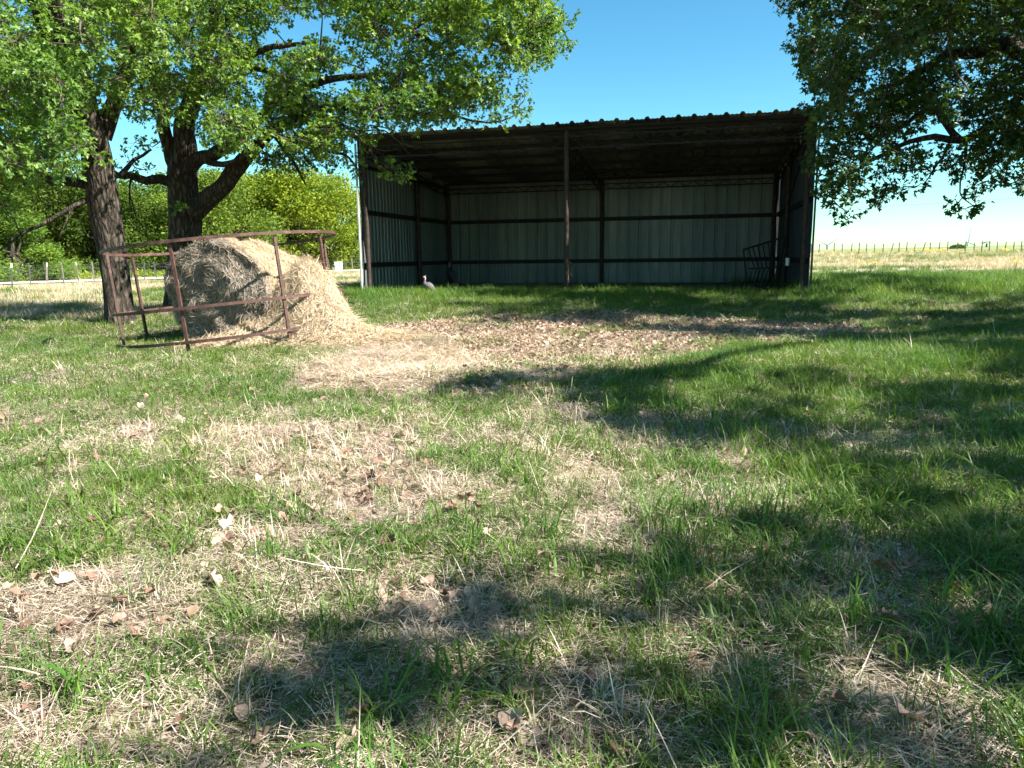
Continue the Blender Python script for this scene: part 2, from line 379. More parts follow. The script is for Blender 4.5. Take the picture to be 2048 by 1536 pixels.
def blades(n, spread, lmin, lmax, width, lean, curl, segs=3, flat=False, z0=0.):
    """numpy blades: returns V,F,rnd"""
    V = []; F = []; Rn = []; k = 0
    for i in range(n):
        a = rng.uniform(0, 6.283); r = spread*math.sqrt(rng.random()); b = AR([r*math.cos(a), r*math.sin(a), z0])
        d = a+rng.normal(0, 1.2) if not flat else rng.uniform(0, 6.283)
        L = rng.uniform(lmin, lmax); w = width*rng.uniform(.6, 1.3)
        el = rng.uniform(*lean); dirh = AR([math.cos(d), math.sin(d), 0]); sd = AR([-math.sin(d), math.cos(d), 0])
        if flat: b = b+AR([0, 0, rng.uniform(0, .03)])
        p = b.copy(); cu_ = rng.uniform(*curl)/segs; tw = rng.normal(0, .5)
        rr = rng.random()
        for s in range(segs+1):
            f = s/segs; ww = w*(1-f**2)*.5+.0002
            side = sd*math.cos(tw*f)+AR([0, 0, 1])*math.sin(tw*f)*.6
            if s == segs: V.append(p.copy()); 
            else: V += [p-side*ww, p+side*ww]
            p = p+(dirh*math.cos(el)+AR([0, 0, 1])*math.sin(el))*L/segs
            el -= cu_
        for s in range(segs-1): F.append((k+2*s, k+2*s+1, k+2*s+3, k+2*s+2))
        s = segs-1; F.append((k+2*s, k+2*s+1, k+2*s+2, k+2*s+2))
        m = 2*segs+1; Rn += [rr]*m; k += m
    F4 = AR([f for f in F if f[2] != f[3]]) if segs > 1 else np.zeros((0, 4), int); F3 = AR([f[:3] for f in F if f[2] == f[3]])
    return AR(V), [x for x in (F4, F3) if len(x)], Rn
def tuft(name, m, **k):
    V, F, Rn = blades(**k); return raw_mesh(name, V, F, m, False, Rn)

def oak_leaf_2d():
    return AR([(0, 0), (.09, .33), (.16, .8), (0, 1), (-.16, .8), (-.09, .33), (-.34, .7), (-.27, .5), (0, .42), (.27, .5), (.34, .7), (0, .68)])
def curled_leaf(size, curl):
    P = oak_leaf_2d(); 
    th = np.linspace(0, 1, 1)
    x, y = P[:, 0]*size, (P[:, 1]-.5)*size
    z = curl*size*((P[:, 0]*2)**2+.5*(P[:, 1]-.5)**2*4)*.5+rng.normal(0, .03, len(P))*size+.01
    return np.stack([x, y, z], 1), [AR([[0, 1, 2, 3, 4, 5], [6, 7, 8, 9, 10, 11]])]
def litter_leaf(name):
    # rounder, tattier dead leaf: lobed outline as a fan
    n = 14; a = np.linspace(0, 2*np.pi, n, endpoint=False)
    r = .5*(1+rng.uniform(.05, .22)*np.cos(rng.choice([4, 5, 6])*a+rng.uniform(0, 6)))*(1-.3*rng.random(n)); s = rng.uniform(.035, .072)
    x = np.cos(a)*r*s*.75; y = np.sin(a)*r*s
    cx = rng.uniform(.5, 2.2)
    z = cx*(x*x)/s*1.3+rng.uniform(-.6, 1.3)*(y*y)/s+rng.normal(0, .004, n)
    V = np.stack([np.append(x, 0), np.append(y, 0), np.append(z, -.002)], 1); V[:, 2] += .012
    return raw_mesh(name, V, [AR([[k, (k+1) % n, n] for k in range(n)])], M_LITTER, True, np.full(n+1, rng.random()))

def sample_ground(d0, d1, dens, margin=.35):
    """uniform points in the wedge the camera can see, plus a margin for a step aside"""
    m = lambda d: .74*d+1.0+margin*2
    N = int(dens*(m(d1)*2)*(d1-d0)); x = rng.uniform(-m(d1), m(d1), N); y = rng.uniform(d0, d1, N)
    k = np.abs(x) < m(y); return x[k], y[k]
def vn(x, y, s, seed=0):
    """cheap smooth value noise 0..1"""
    X_, Y_ = x/s+seed*17.3, y/s+seed*9.1; xi = np.floor(X_).astype(int); yi = np.floor(Y_).astype(int); fx = X_-xi; fy = Y_-yi
    fx = fx*fx*(3-2*fx); fy = fy*fy*(3-2*fy)
    def h(i, j):
        v = np.sin(i*127.1+j*311.7+seed*74.7)*43758.5453; return v-np.floor(v)
    return (h(xi, yi)*(1-fx)+h(xi+1, yi)*fx)*(1-fy)+(h(xi, yi+1)*(1-fx)+h(xi+1, yi+1)*fx)*fy
def gpx(x, y):
    P = np.stack([x, y, zt(x, y)], -1); a, b, _ = to_px(P); return a, b
def inpoly(px, py, poly):
    r = np.zeros(px.shape, bool); n = len(poly)
    for i in range(n):
        x1, y1 = poly[i]; x2, y2 = poly[(i+1) % n]
        c = ((y1 > py) != (y2 > py)) & (px < (x2-x1)*(py-y1)/(y2-y1+1e-9)+x1); r ^= c
    return r
def ground_at(px, py):
    v = cf + cr*(px-1024)/F_PX - cu*(py-768)/F_PX
    t = -CAM_H/v[2] if v[2] < -.004 else 250
    for _ in range(30):
        P = CAMP+v*t; t += (P[2]-zt1(P[0], P[1]))/max(-v[2], .02)*.6
    return CAMP+v*t
# bare patches laid out on the ground (measured once, then kept as ground positions)
def gpoly(pts): return [tuple(ground_at(*p)[:2]) for p in pts]
LITTER = gpoly([(720, 668), (900, 640), (1100, 634), (1330, 636), (1560, 648), (1780, 668), (1560, 694), (1400, 702), (1290, 730), (1240, 770), (1040, 792), (900, 800), (760, 812), (620, 780), (640, 735)])
STRAWY = gpoly([(620, 690), (760, 660), (900, 680), (960, 730), (900, 780), (760, 810), (600, 780), (560, 730)])
THATCH = [gpoly(p) for p in ([(720, 960), (820, 930), (960, 960), (940, 1030), (800, 1050), (720, 1010)], [(0, 1180), (300, 1100), (450, 1200), (250, 1330), (0, 1300)], [(450, 1050), (560, 1040), (600, 1090), (450, 1100)], [(900, 1440), (1120, 1420), (1200, 1536), (950, 1536)], [(1600, 1090), (1850, 1100), (1830, 1170), (1650, 1150)], [(400, 860), (700, 850), (900, 900), (700, 1000), (420, 960)])]
LEAFY = [gpoly(p) for p in ([(740, 1160), (880, 1175), (1020, 1165), (1050, 1280), (900, 1300), (750, 1260)], [(1080, 1335), (1250, 1330), (1270, 1425), (1100, 1440)], [(-60, 1385), (150, 1400), (160, 1536), (-60, 1536)], [(1650, 1095), (1840, 1100), (1850, 1160), (1660, 1150)], [(1400, 880), (1520, 890), (1510, 940), (1400, 930)], [(240, 850), (330, 850), (320, 900), (240, 890)], [(1600, 1440), (1720, 1430), (1760, 1520), (1620, 1530)])]
def fields(x, y):
    lit = inpoly(x+.35*(vn(x, y, .6, 3)-.5), y+.6*(vn(x, y, .5, 4)-.5), LITTER)
    th = np.zeros(x.shape, bool)
    for p in THATCH: th |= inpoly(x+.3*(vn(x, y, .3, 5)-.5), y+.3*(vn(x, y, .3, 6)-.5), p)
    # greenness
    g = np.full(x.shape, .42)
    g = np.where((y > 5.2) & (x < -1.2), .72, g)
    g = np.where((x > .9+.1*y), .70, g); g = np.where((x > 1.2) & (y > 4.5), .85, g)
    g = np.where(y > 9.3+.0*x, .92, g); g = np.where((x < -4.2) & (y > 12.2), .12, g)
    g = g+.21+(vn(x, y, .45, 1)-.5)*.8+(vn(x, y, 1.3, 2)-.5)*.4
    for p in LEAFY:
        q = inpoly(x, y, p); g = np.where(q, g*.35, g); th = th | q
    g = np.where(th, g*.3-.05, g); g = np.where(lit, -.2+.85*sm(.55, .85, vn(x, y, .45, 8)), g)
    return np.clip(g, 0, 1), lit, th

shed_X, shed_Y, shed_yaw, shed_W, shed_D = -3.36, 16.98, .2442, 9.55, 5.99
def in_shed(x, y, m=0.1):
    dx, dy = x-shed_X, y-shed_Y; u = dx*math.cos(shed_yaw)-dy*math.sin(shed_yaw); v = dx*math.sin(shed_yaw)+dy*math.cos(shed_yaw)
    return (u > -m) & (u < shed_W+m) & (v > m*3) & (v < shed_D+m)
BALE_C = AR([-3.5, 9.6])
def near_bale(x, y, r=.75): return np.hypot(x-BALE_C[0], y-BALE_C[1]) < r

greens = [tuft('green_tuft', M_GREEN, n=22, spread=.06, lmin=.04, lmax=.12, width=.0036, lean=(.7, 1.5), curl=(.4, 1.8), segs=3) for _ in range(4)]
greens += [tuft('green_mat', M_GREEN, n=34, spread=.11, lmin=.03, lmax=.08, width=.0036, lean=(.4, 1.4), curl=(.2, 1.4), segs=2) for _ in range(3)]
longs = [tuft('long_tuft', M_LUSH, n=9, spread=.04, lmin=.09, lmax=.22, width=.0052, lean=(.8, 1.45), curl=(1.5, 3.2), segs=5) for _ in range(5)]
lush = [tuft('lush_tuft', M_LUSH, n=26, spread=.1, lmin=.1, lmax=.26, width=.006, lean=(.9, 1.55), curl=(.3, 1.8), segs=4) for _ in range(5)]
def pick(x, y, m, lo, hi, tilt=.12, smin=.7, smax=1.25, dz=0.):
    n = len(x); P = np.stack([x, y, zt(x, y)+dz], 1)
    rot = np.stack([rng.normal(0, tilt, n), rng.normal(0, tilt, n), rng.uniform(0, 6.283, n)], 1)
    s = rng.uniform(smin, smax, n)[:, None]*np.ones((1, 3)); return P, rot, s, rng.integers(lo, hi, n)
acc = {k: [] for k in ('grass', 'dry', 'litter', 'lush')}
def cat4(L): return [np.concatenate([a[i] for a in L]) for i in range(4)]
for d0, d1, dens, gs in ((.5, 3.2, 420, .85), (3.2, 6, 300, .95), (6, 10, 200, 1.15), (10, 17.5, 70, 1.5), (17.5, 26, 22, 2.0)):
    x, y = sample_ground(d0, d1, dens); g_, lit, th = fields(x, y)
    k = (rng.random(len(x)) < g_) & ~in_shed(x, y) & ~near_bale(x, y, .6)
    acc['grass'].append(pick(x[k], y[k], None, 0, 7, smin=.7*gs, smax=1.25*gs))
    # long arching leaves in the green drifts
    x, y = sample_ground(d0, d1, dens*.6); g_, lit, th = fields(x, y)
    k = (rng.random(len(x)) < (g_-.3)*1.6) & ~in_shed(x, y) & ~near_bale(x, y, .8) & (vn(x, y, .5, 11) > .35)
    right = (x > .3) | (rng.random(len(x)) < .5)
    k &= right
    acc['grass'].append(pick(x[k], y[k], None, 7, 12, smin=.6, smax=1.15))
# lush grass in front of the shed and on the right
x, y = sample_ground(10.5, 21, 60); g_, lit, th = fields(x, y)
yf = shed_Y-math.tan(shed_yaw)*(x-shed_X)
k = (rng.random(len(x)) < g_) & ~in_shed(x, y, 0.0) & (x > -4.5-.1*(y-11)) & (y < yf+2.5+7*(x > 6)) & ~lit
gsz = np.where(x > 5.5, 1.3, 1.0)
pk = pick(x[k], y[k], None, 0, 5, smin=.6, smax=1.05); pk[2][:] *= (.55+.6*sm(11.5, 15, y[k]))[:, None]*gsz[k][:, None]; acc['lush'].append(pk)
x, y = sample_ground(15, 20, 40); k = in_shed(x, y, 0.) & (y < shed_Y-math.tan(shed_yaw)*(x-shed_X)+.9)
acc['lush'].append(pick(x[k], y[k], None, 0, 5, smin=.5, smax=.8))
# taller blades on the right half of the foreground
x, y = sample_ground(.9, 8, 46); k = (x > .25+.05*y) & (vn(x, y, .55, 77) > .42)
acc['lush'].append(pick(x[k], y[k], None, 0, 5, smin=.42, smax=.85))
# mound on the right, mid distance
x = rng.normal(3.3, 1.8, 900); y = rng.normal(6.0, .9, 900)
k = y > 3; acc['lush'].append(pick(x[k], y[k], None, 0, 5, smin=.4, smax=.75))
scatter('grass', greens+longs, *cat4(acc['grass']), 'short green grass growing in patches through the thatch', 'grass')
scatter('tall_grass', lush, *cat4(acc['lush']), 'taller lush green grass in front of the open shed', 'grass')

drys = [tuft('thatch', M_DRY, n=64, spread=.14, lmin=.025, lmax=.08, width=.0021, lean=(-.05, .35), curl=(-.3, .5), segs=2, flat=True) for _ in range(5)]
drys += [tuft('dry_tuft', M_DRY, n=16, spread=.04, lmin=.05, lmax=.16, width=.0032, lean=(.6, 1.5), curl=(.2, 1.6), segs=3) for _ in range(3)]
drys += [tuft('stalks', M_DRY, n=2, spread=.15, lmin=.12, lmax=.3, width=.003, lean=(.02, .5), curl=(-.3, .5), segs=4, flat=True) for _ in range(4)]
for d0, d1, dens, gs in ((.5, 3.2, 330, .74), (3.2, 6, 150, 1.), (6, 10, 120, 1.2), (10, 17.5, 50, 1.6)):
    x, y = sample_ground(d0, d1, dens); g_, lit, th = fields(x, y)
    k = (rng.random(len(x)) < 1-.55*g_) & ~in_shed(x, y)
    acc['dry'].append(pick(x[k], y[k], None, 0, 5, tilt=.1, smin=.8*gs, smax=1.2*gs))
    x, y = sample_ground(d0, d1, dens*.4); g_, lit, th = fields(x, y)
    k = (rng.random(len(x)) < (1-g_)*(.35+.6*th)*~lit+.0) & ~in_shed(x, y)
    acc['dry'].append(pick(x[k], y[k], None, 5, 8, smin=.7*gs, smax=1.2*gs))
    x, y = sample_ground(d0, d1, dens*.03); k = ~in_shed(x, y)
    acc['dry'].append(pick(x[k], y[k], None, 8, 12, smin=.6, smax=1.2))
x, y = sample_ground(6, 9.5, 160); k = inpoly(x, y, STRAWY); acc['dry'].append(pick(x[k], y[k], None, 0, 5, smin=.8, smax=1.3, dz=.01))
drys += [tuft('straw', M_DRY, n=26, spread=.16, lmin=.06, lmax=.2, width=.0048, lean=(-.05, .3), curl=(-.2, .4), segs=2, flat=True) for _ in range(4)]
x, y = sample_ground(5.5, 11, 150); k = inpoly(x+.5*(vn(x, y, .4, 23)-.5), y+.5*(vn(x, y, .4, 24)-.5), LITTER) & (inpoly(x, y, STRAWY) | (rng.random(len(x)) < .15)); acc['dry'].append(pick(x[k], y[k], None, 12, 16, smin=.8, smax=1.2, dz=.015, tilt=.12))
scatter('dry_grass', drys, *cat4(acc['dry']), 'flattened dry straw coloured grass and thatch across the yard', 'dry grass')

lls = [litter_leaf('litter_leaf') for _ in range(10)]
for d0, d1, dens in ((.5, 3.2, 46), (3.2, 6, 34), (6, 12.5, 26)):
    x, y = sample_ground(d0, d1, dens*4); g_, lit, th = fields(x, y)
    p = np.where(lit, 1.0, np.where(th, .5, .16*(vn(x, y, .35, 21) > .5)+.04)); p = np.where(lit & inpoly(x, y, STRAWY), .8, p)
    for q in LEAFY: p = np.where(inpoly(x, y, q), 1.6, p)
    k = (rng.random(len(x)) < p) & (~near_bale(x, y, 1.))
    P, rot, s, i = pick(x[k], y[k], None, 0, 10, tilt=.5, smin=.6, smax=1.35, dz=.015)
    acc['litter'].append((P, rot, s, i))
x, y = sample_ground(6, 12.5, 260); g_, lit, th = fields(x, y); k = lit & ~inpoly(x, y, STRAWY)
acc['litter'].append(pick(x[k], y[k], None, 0, 10, tilt=.5, smin=.65, smax=1.25, dz=.036))
scatter('fallen_leaves', lls, *cat4(acc['litter']), 'curled brown dead oak leaves lying on the ground', 'fallen leaves')

# open pasture beyond: dry seeded grass
fts = [tuft('field_tuft', M_FIELD, n=26, spread=.22, lmin=.15, lmax=.42, width=.012, lean=(.8, 1.5), curl=(.2, 1.5), segs=3) for _ in range(4)]
fts += [tuft('field_green_tuft', M_GREEN, n=26, spread=.22, lmin=.12, lmax=.34, width=.012, lean=(.8, 1.5), curl=(.2, 1.5), segs=3) for _ in range(3)]
Fp = []
for d0, d1, dens, gs in ((12.3, 24, 9, .65), (22, 40, 5, .8), (40, 70, 1.6, 1.15), (70, 100, .7, 1.5)):
    x, y = sample_ground(d0, d1, dens)
    k = ~in_shed(x, y, .3) & (((x < -3.4-.12*(y-12)) & (y > 12.3)) | ((x > 6.3) & (y > 18)) | (y > 26))
    # keep clear of the road
    dr_ = np.min(np.hypot(x[:, None]-rd[None, ::3, 0], y[:, None]-rd[None, ::3, 1]), axis=1); k &= dr_ > 3.2
    x = x[k]; y = y[k]; gn = vn(x, y*2.2, 6, 31); band = (x > 0) & (y < 25)
    isg = (gn > .58) | (band & (rng.random(len(x)) < .7)); P, rot, s, i = pick(x, y, None, 0, 4, smin=.6*gs, smax=1.1*gs)
    i = np.where(isg, rng.integers(4, 7, len(x)), i); Fp.append((P, rot, s, i))
scatter('field_grass', fts, *cat4(Fp), 'pale dry seeded grass of the open pasture beyond the yard', 'field grass')

# ------------------------------------------------------------------ trees
LB = oak_leaf_2d()
def leaves_mesh(name, tips, dirs, per, size, m, fold=.25, droop=.2, simple=False):
    """rosettes of lobed leaves at twig tips"""
    n = len(tips)*per; T = np.repeat(tips, per, 0); D = np.repeat(dirs, per, 0)
    a = rng.normal(0, 1, (n, 3)); ax = D*.55+a*.75; ax[:, 2] -= droop*.5; ax /= np.linalg.norm(ax, axis=1)[:, None]
    up = rng.normal(0, .55, (n, 3))+AR([0, 0, 1.]); s = np.cross(ax, up); s /= np.linalg.norm(s, axis=1)[:, None]+1e-9
    nn = np.cross(s, ax); L = size*rng.uniform(.45, 1.3, n)
    base = T+rng.normal(0, .018, (n, 3))
    S = AR([(0, 0), (.3, .5), (0, 1), (-.3, .5)]) if simple else LB
    zz = np.abs(S[:, 0])*fold-(S[:, 1]-.3)**2*.3
    if not simple: zz[6:] += .02
    V = base[:, None]+L[:, None, None]*(S[None, :, :1]*s[:, None]+S[None, :, 1:2]*ax[:, None]+zz[None, :, None]*nn[:, None])
    k = len(S); V = V.reshape(-1, 3); off = np.arange(n)[:, None]*k
    if simple: Fs = [np.concatenate([off+i for i in range(4)], 1)]
    else: Fs = [np.concatenate([np.concatenate([off+i for i in range(6)], 1), np.concatenate([off+i for i in range(6, 12)], 1)])]
    rr = np.clip(rng.beta(2, 2, len(tips))[:, None]*.6+rng.random((len(tips), per))*.4, 0, 1).ravel()
    return raw_mesh(name, V, Fs, m, False, np.repeat(rr, k))

def bark_fn(amp):
    ph = rng.uniform(0, 6.28, 4)
    def f(a, t, p):
        z = p[2]*3
        return 1+amp*(np.sin(a*3+ph[0]+z*.4)*.5+np.sin(a*7+ph[1]+z*.9)*.35+np.sin(a*13+ph[2]+z*1.7)*.3+np.sin(a*5-z*2+ph[3])*.25)
    return f
def smooth_path(P, step=.12):
    """Catmull-Rom through control points; P rows: x,y,z,r"""
    P = AR(P, float); Q = np.vstack([2*P[0]-P[1], P, 2*P[-1]-P[-2]]); out = []
    for i in range(1, len(Q)-2):
        L = np.linalg.norm(Q[i+1][:3]-Q[i][:3]); n = max(2, int(L/step))
        for k in range(n):
            t = k/n; out.append(.5*((2*Q[i])+(-Q[i-1]+Q[i+1])*t+(2*Q[i-1]-5*Q[i]+4*Q[i+1]-Q[i+2])*t*t+(-Q[i-1]+3*Q[i]-3*Q[i+1]+Q[i+2])*t**3))
    out.append(Q[-2]); out = AR(out); out[:, 3] = np.maximum(out[:, 3], .004); return out

def grow(name, label, limbs, clumps, leaf_m, tips_per=26, per=8, size=.084, group=None, bare=()):
    """limbs: list of control paths (first is the trunk); clumps: rows x,y,z,r"""
    tr = MB(); nodes = []
    for j, pth in enumerate(limbs):
        sp_ = smooth_path(pth, .1 if j == 0 else .14)
        if j > 0:
            jit = np.cumsum(rng.normal(0, .012, (len(sp_), 3)), 0); jit -= np.linspace(0, 1, len(sp_))[:, None]*jit[-1]
            sp_[:, :3] += jit*min(1, 1)
        if sp_[0, 3] > .035: tr.tube(sp_[:, :3], sp_[:, 3], 26 if j == 0 else 16, fn=bark_fn(.075))
        else: tr.tube(sp_[:, :3], sp_[:, 3], 7)
        st = 0 if j else len(sp_)//2
        nodes += [p[:3] for p in sp_[st::2]]
    base = AR(limbs[0][0][:3])
    root = empty(name, tuple(base))
    # attach clumps: nearest node first, each adding its own nodes
    nodes = AR(nodes); C = AR(clumps)
    dd = np.min(np.linalg.norm(C[:, None, :3]-nodes[None], axis=2), axis=1); C = C[np.argsort(dd)]
    tw = MB(); NL = [nodes]; tips = []; dirs = []
    allN = nodes.copy()
    for c in C:
        d = np.linalg.norm(allN-c[:3], axis=1); a = allN[np.argmin(d)]; L = d.min()
        n = max(3, int(L/.22)); t = np.linspace(0, 1, n+1)[:, None]
        sag = rng.normal(0, .1*L, 3); sag[2] -= .04*L
        P = a*(1-t)+c[:3]*t+sag*np.sin(t*np.pi)+rng.normal(0, .02, (n+1, 3))*np.sin(t*np.pi)
        r0 = min(.035, .008+.013*L); tw.tube(P, np.linspace(r0, .005, n+1), 5, cap=False)
        allN = np.vstack([allN, P[1:]])
        k = max(4, int(tips_per*(c[3]/.38)**2)); v = rng.normal(0, 1, (k, 3)); v /= np.linalg.norm(v, axis=1)[:, None]
        rad = c[3]*rng.uniform(.25, 1, k)**.6; T = c[:3]+v*rad[:, None]*AR([1, 1, .75]); tips.append(T); dirs.append(v)
        for q in T[::2]:
            mid = (c[:3]+q)/2+rng.normal(0, .03, 3); tw.tube([P[-1], mid, q], [.0045, .0035, .002], 3, cap=False)
    for pth in bare:
        sp_ = smooth_path(pth, .1); tw.tube(sp_[:, :3], sp_[:, 3], 5, cap=False)
    tm = tr.build('trunk', M_BARK, mesh_only=True, smooth=True); ob = link('trunk', tm, root); ob.matrix_parent_inverse = Matrix.Translation(-Vector(base)); 
    tm2 = tw.build('twigs', M_TWIG, mesh_only=True, smooth=True); ob = link('branches', tm2, root); ob.matrix_parent_inverse = Matrix.Translation(-Vector(base))
    lm = leaves_mesh('crown', np.concatenate(tips), np.concatenate(dirs), per, size, leaf_m)
    ob = link('crown', lm, root); ob.matrix_parent_inverse = Matrix.Translation(-Vector(base))
    tag(root, label, 'tree', group); return root

def limb(pts, rs):
    """pts: (px,py,depth), rs radii"""
    return [(*at(*p), r) for p, r in zip(pts, rs)]
def clumps_in(poly, n, d0, d1, rmin=.26, rmax=.46):
    xs = [p[0] for p in poly]; ys = [p[1] for p in poly]; out = []
    while len(out) < n:
        px = rng.uniform(min(xs), max(xs)); py = rng.uniform(min(ys), max(ys))
        if inpoly(AR([px]), AR([py]), poly)[0]:
            d = d0+(d1-d0)*rng.random(); out.append((*at(px, py, d), rng.uniform(rmin, rmax)))
    return out
G = lambda px, py: ground_at(px, py)

OPEN = [([(30, -40), (150, -60), (150, 70), (60, 95), (25, 60)], 10.8), ([(485, 82), (630, 68), (630, 108), (490, 128)], 12.2), ([(535, 18), (640, 8), (650, 48), (600, 66), (556, 58)], 99), ([(330, 190), (400, 200), (400, 262), (325, 262)], 13), ([(640, 180), (760, 230), (740, 262), (640, 215)], 12.4)]
def clear(L):
    out = []
    for c in L:
        px, py, z = to_px(AR(c[:3]))
        if not any(c[1] < d and inpoly(AR([px]), AR([py]), pl)[0] for pl, d in OPEN): out.append(c)
    return out
# tree 1: left trunk
def tb(px, py, d, dz=-.25):
    p = at(px, py, d); return (p[0], p[1], zt1(p[0], p[1])+dz)
t1b = tb(250, 670, 11.3)
L1 = [[(*t1b, .36), (*at(243, 655, 11.3), .25), (*at(236, 590, 11.3), .2), (*at(224, 500, 11.3), .205), (*at(212, 430, 11.25), .212), (*at(203, 370, 11.2), .215), (*at(195, 310, 11.1), .2), (*at(186, 262, 11), .17)],
      limb([(190, 285, 11), (160, 215, 10.6), (128, 120, 10.1), (95, 40, 9.6), (60, -60, 9.2)], [.17, .16, .16, .17, .15]),
      limb([(190, 270, 11), (175, 200, 10.8), (150, 110, 10.5), (118, 20, 10.2), (100, -80, 10)], [.12, .13, .12, .13, .1]),
      limb([(200, 275, 11.1), (226, 215, 11.2), (250, 150, 11.4), (262, 110, 11.4), (250, 55, 11.5), (262, -40, 11.6)], [.15, .11, .09, .08, .08, .06]),
      limb([(185, 375, 11.2), (140, 368, 11), (100, 366, 10.6), (50, 345, 10), (-20, 352, 9.3), (-90, 330, 8.8)], [.08, .07, .06, .05, .045, .03]),
      limb([(190, 330, 11.1), (165, 290, 10.6), (120, 250, 9.8), (60, 225, 9), (-10, 210, 8.4)], [.1, .085, .07, .055, .04]),
      limb([(192, 395, 11.2), (150, 410, 11), (95, 440, 10.8), (40, 470, 10.7), (-30, 520, 10.5)], [.045, .035, .028, .02, .01]),
      limb([(150, 410, 11), (130, 450, 10.9), (118, 480, 10.8)], [.02, .012, .006]),
      limb([(210, 360, 11.3), (240, 350, 11.8), (268, 320, 12.2), (300, 300, 12.5)], [.06, .045, .03, .02]),
      limb([(110, 70, 10), (150, 60, 9.4), (175, 70, 9), (190, 130, 8.8), (230, 150, 8.7), (262, 160, 8.6)], [.05, .03, .02, .018, .012, .006])]
C1 = clumps_in([(-220, -110), (330, -110), (325, 120), (250, 200), (240, 240), (165, 250), (160, 310), (110, 335), (50, 350), (-60, 350), (-220, 300)], 175, 7.6, 11.8)
C1 += clumps_in([(-40, 150), (150, 120), (165, 300), (100, 330), (0, 350)], 34, 7.0, 8.4, .22, .36)
C1 += clumps_in([(-60, 350), (60, 350), (100, 380), (0, 430), (-60, 420)], 7, 10, 12, .2, .3)
grow('oak_tree', 'oak with dark leaning trunk directly behind the left end of the tilted hay ring', L1, clear(C1), M_LEAF, group='large oaks around the yard')

# tree 2: forked oak behind the bale
t2b = tb(372, 655, 13.6)
L2 = [[(*t2b, .42), (*at(370, 560, 13.6), .30), (*at(369, 480, 13.6), .285), (*at(369, 430, 13.6), .28), (*at(366, 380, 13.6), .26), (*at(364, 340, 13.5), .25), (*at(371, 300, 13.4), .2), (*at(368, 250, 13.3), .17), (*at(385, 200, 13.2), .15), (*at(400, 140, 13), .13), (*at(425, 60, 12.9), .11), (*at(440, -60, 12.8), .08)],
      limb([(362, 350, 13.5), (343, 318, 13.4), (330, 270, 13.3), (322, 215, 13.2), (295, 140, 13), (275, 60, 13), (280, -50, 13)], [.16, .13, .11, .1, .08, .07, .05]),
      limb([(350, 365, 13.6), (318, 357, 13.5), (290, 364, 13.4), (262, 354, 13.2), (236, 352, 13), (200, 320, 12.8)], [.11, .085, .075, .065, .055, .03]),
      limb([(385, 425, 13.5), (412, 402, 13.4), (438, 380, 13.3), (458, 350, 13.2), (482, 322, 13.1), (505, 300, 13), (545, 262, 12.9), (600, 235, 12.8), (680, 215, 12.7), (760, 215, 12.6)], [.2, .17, .15, .15, .13, .11, .09, .075, .06, .04]),
      limb([(380, 335, 13.4), (402, 318, 13.3), (428, 310, 13.2), (452, 293, 13.1), (478, 284, 13), (520, 240, 12.8), (570, 190, 12.7), (640, 165, 12.6), (720, 150, 12.5), (800, 150, 12.4)], [.14, .12, .115, .11, .1, .085, .07, .06, .045, .035]),
      limb([(408, 318, 13.2), (440, 327, 13.0), (468, 322, 12.9), (492, 308, 12.9)], [.06, .05, .05, .05]),
      limb([(410, 120, 13), (455, 118, 12.6), (500, 112, 12.3), (530, 97, 12.1), (560, 92, 12), (615, 87, 11.9)], [.07, .05, .045, .045, .04, .02]),
      limb([(420, 80, 13), (500, 20, 12.9), (600, -20, 12.9), (720, 20, 13), (820, 60, 13), (900, 110, 12.9)], [.09, .08, .07, .06, .05, .04]),
      limb([(480, 130, 12.6), (520, 138, 12.4), (565, 158, 12.3), (610, 195, 12.2), (660, 235, 12.2), (720, 262, 12.1)], [.05, .045, .04, .04, .03, .02]),
      limb([(820, 60, 13), (900, 10, 12.9), (960, 40, 12.8), (1010, 60, 12.7), (1060, 90, 12.6)], [.05, .04, .035, .025, .015]),
      limb([(760, 215, 12.6), (820, 200, 12.5), (880, 170, 12.4), (930, 140, 12.4)], [.04, .035, .03, .02]),
      limb([(680, 215, 12.7), (760, 232, 12.5), (830, 228, 12.4), (900, 230, 12.3), (980, 245, 12.2), (1040, 225, 12.1)], [.035, .03, .026, .022, .016, .008]),
      limb([(545, 262, 12.9), (570, 300, 13), (598, 340, 13.2), (612, 370, 13.3)], [.05, .035, .025, .012]),
      limb([(545, 270, 12.9), (600, 290, 13.3), (650, 300, 13.5), (700, 315, 13.6), (722, 350, 13.7)], [.045, .035, .03, .022, .012]),
      limb([(600, 240, 12.8), (680, 262, 12.4), (725, 285, 12.1), (755, 320, 11.9), (790, 345, 11.8)], [.04, .028, .02, .014, .008]),
      limb([(262, 354, 13.2), (258, 390, 13.1), (262, 425, 13.1)], [.02, .014, .006]),
      limb([(258, 390, 13.1), (275, 440, 13), (300, 460, 12.9)], [.012, .009, .004])]
bare2 = [limb([(720, 262, 12.1), (770, 262, 11.9), (800, 285, 11.8), (838, 296, 11.7)], [.014, .011, .008, .004]), limb([(800, 285, 11.8), (812, 300, 11.7), (820, 312, 11.6)], [.008, .005, .003]),
         limb([(740, 250, 12), (790, 262, 11.8), (815, 292, 11.6), (830, 290, 11.6)], [.01, .009, .006, .003]), limb([(470, 250, 11.8), (488, 285, 11.5), (498, 310, 11.4), (512, 320, 11.3)], [.015, .012, .009, .004]),
         limb([(498, 310, 11.4), (485, 300, 11.4), (478, 296, 11.3)], [.008, .005, .003]), limb([(560, 92, 12), (580, 115, 11.9), (600, 140, 11.8)], [.012, .01, .005]), limb([(700, 268, 12.2), (760, 300, 12), (800, 298, 11.8)], [.012, .008, .003])]
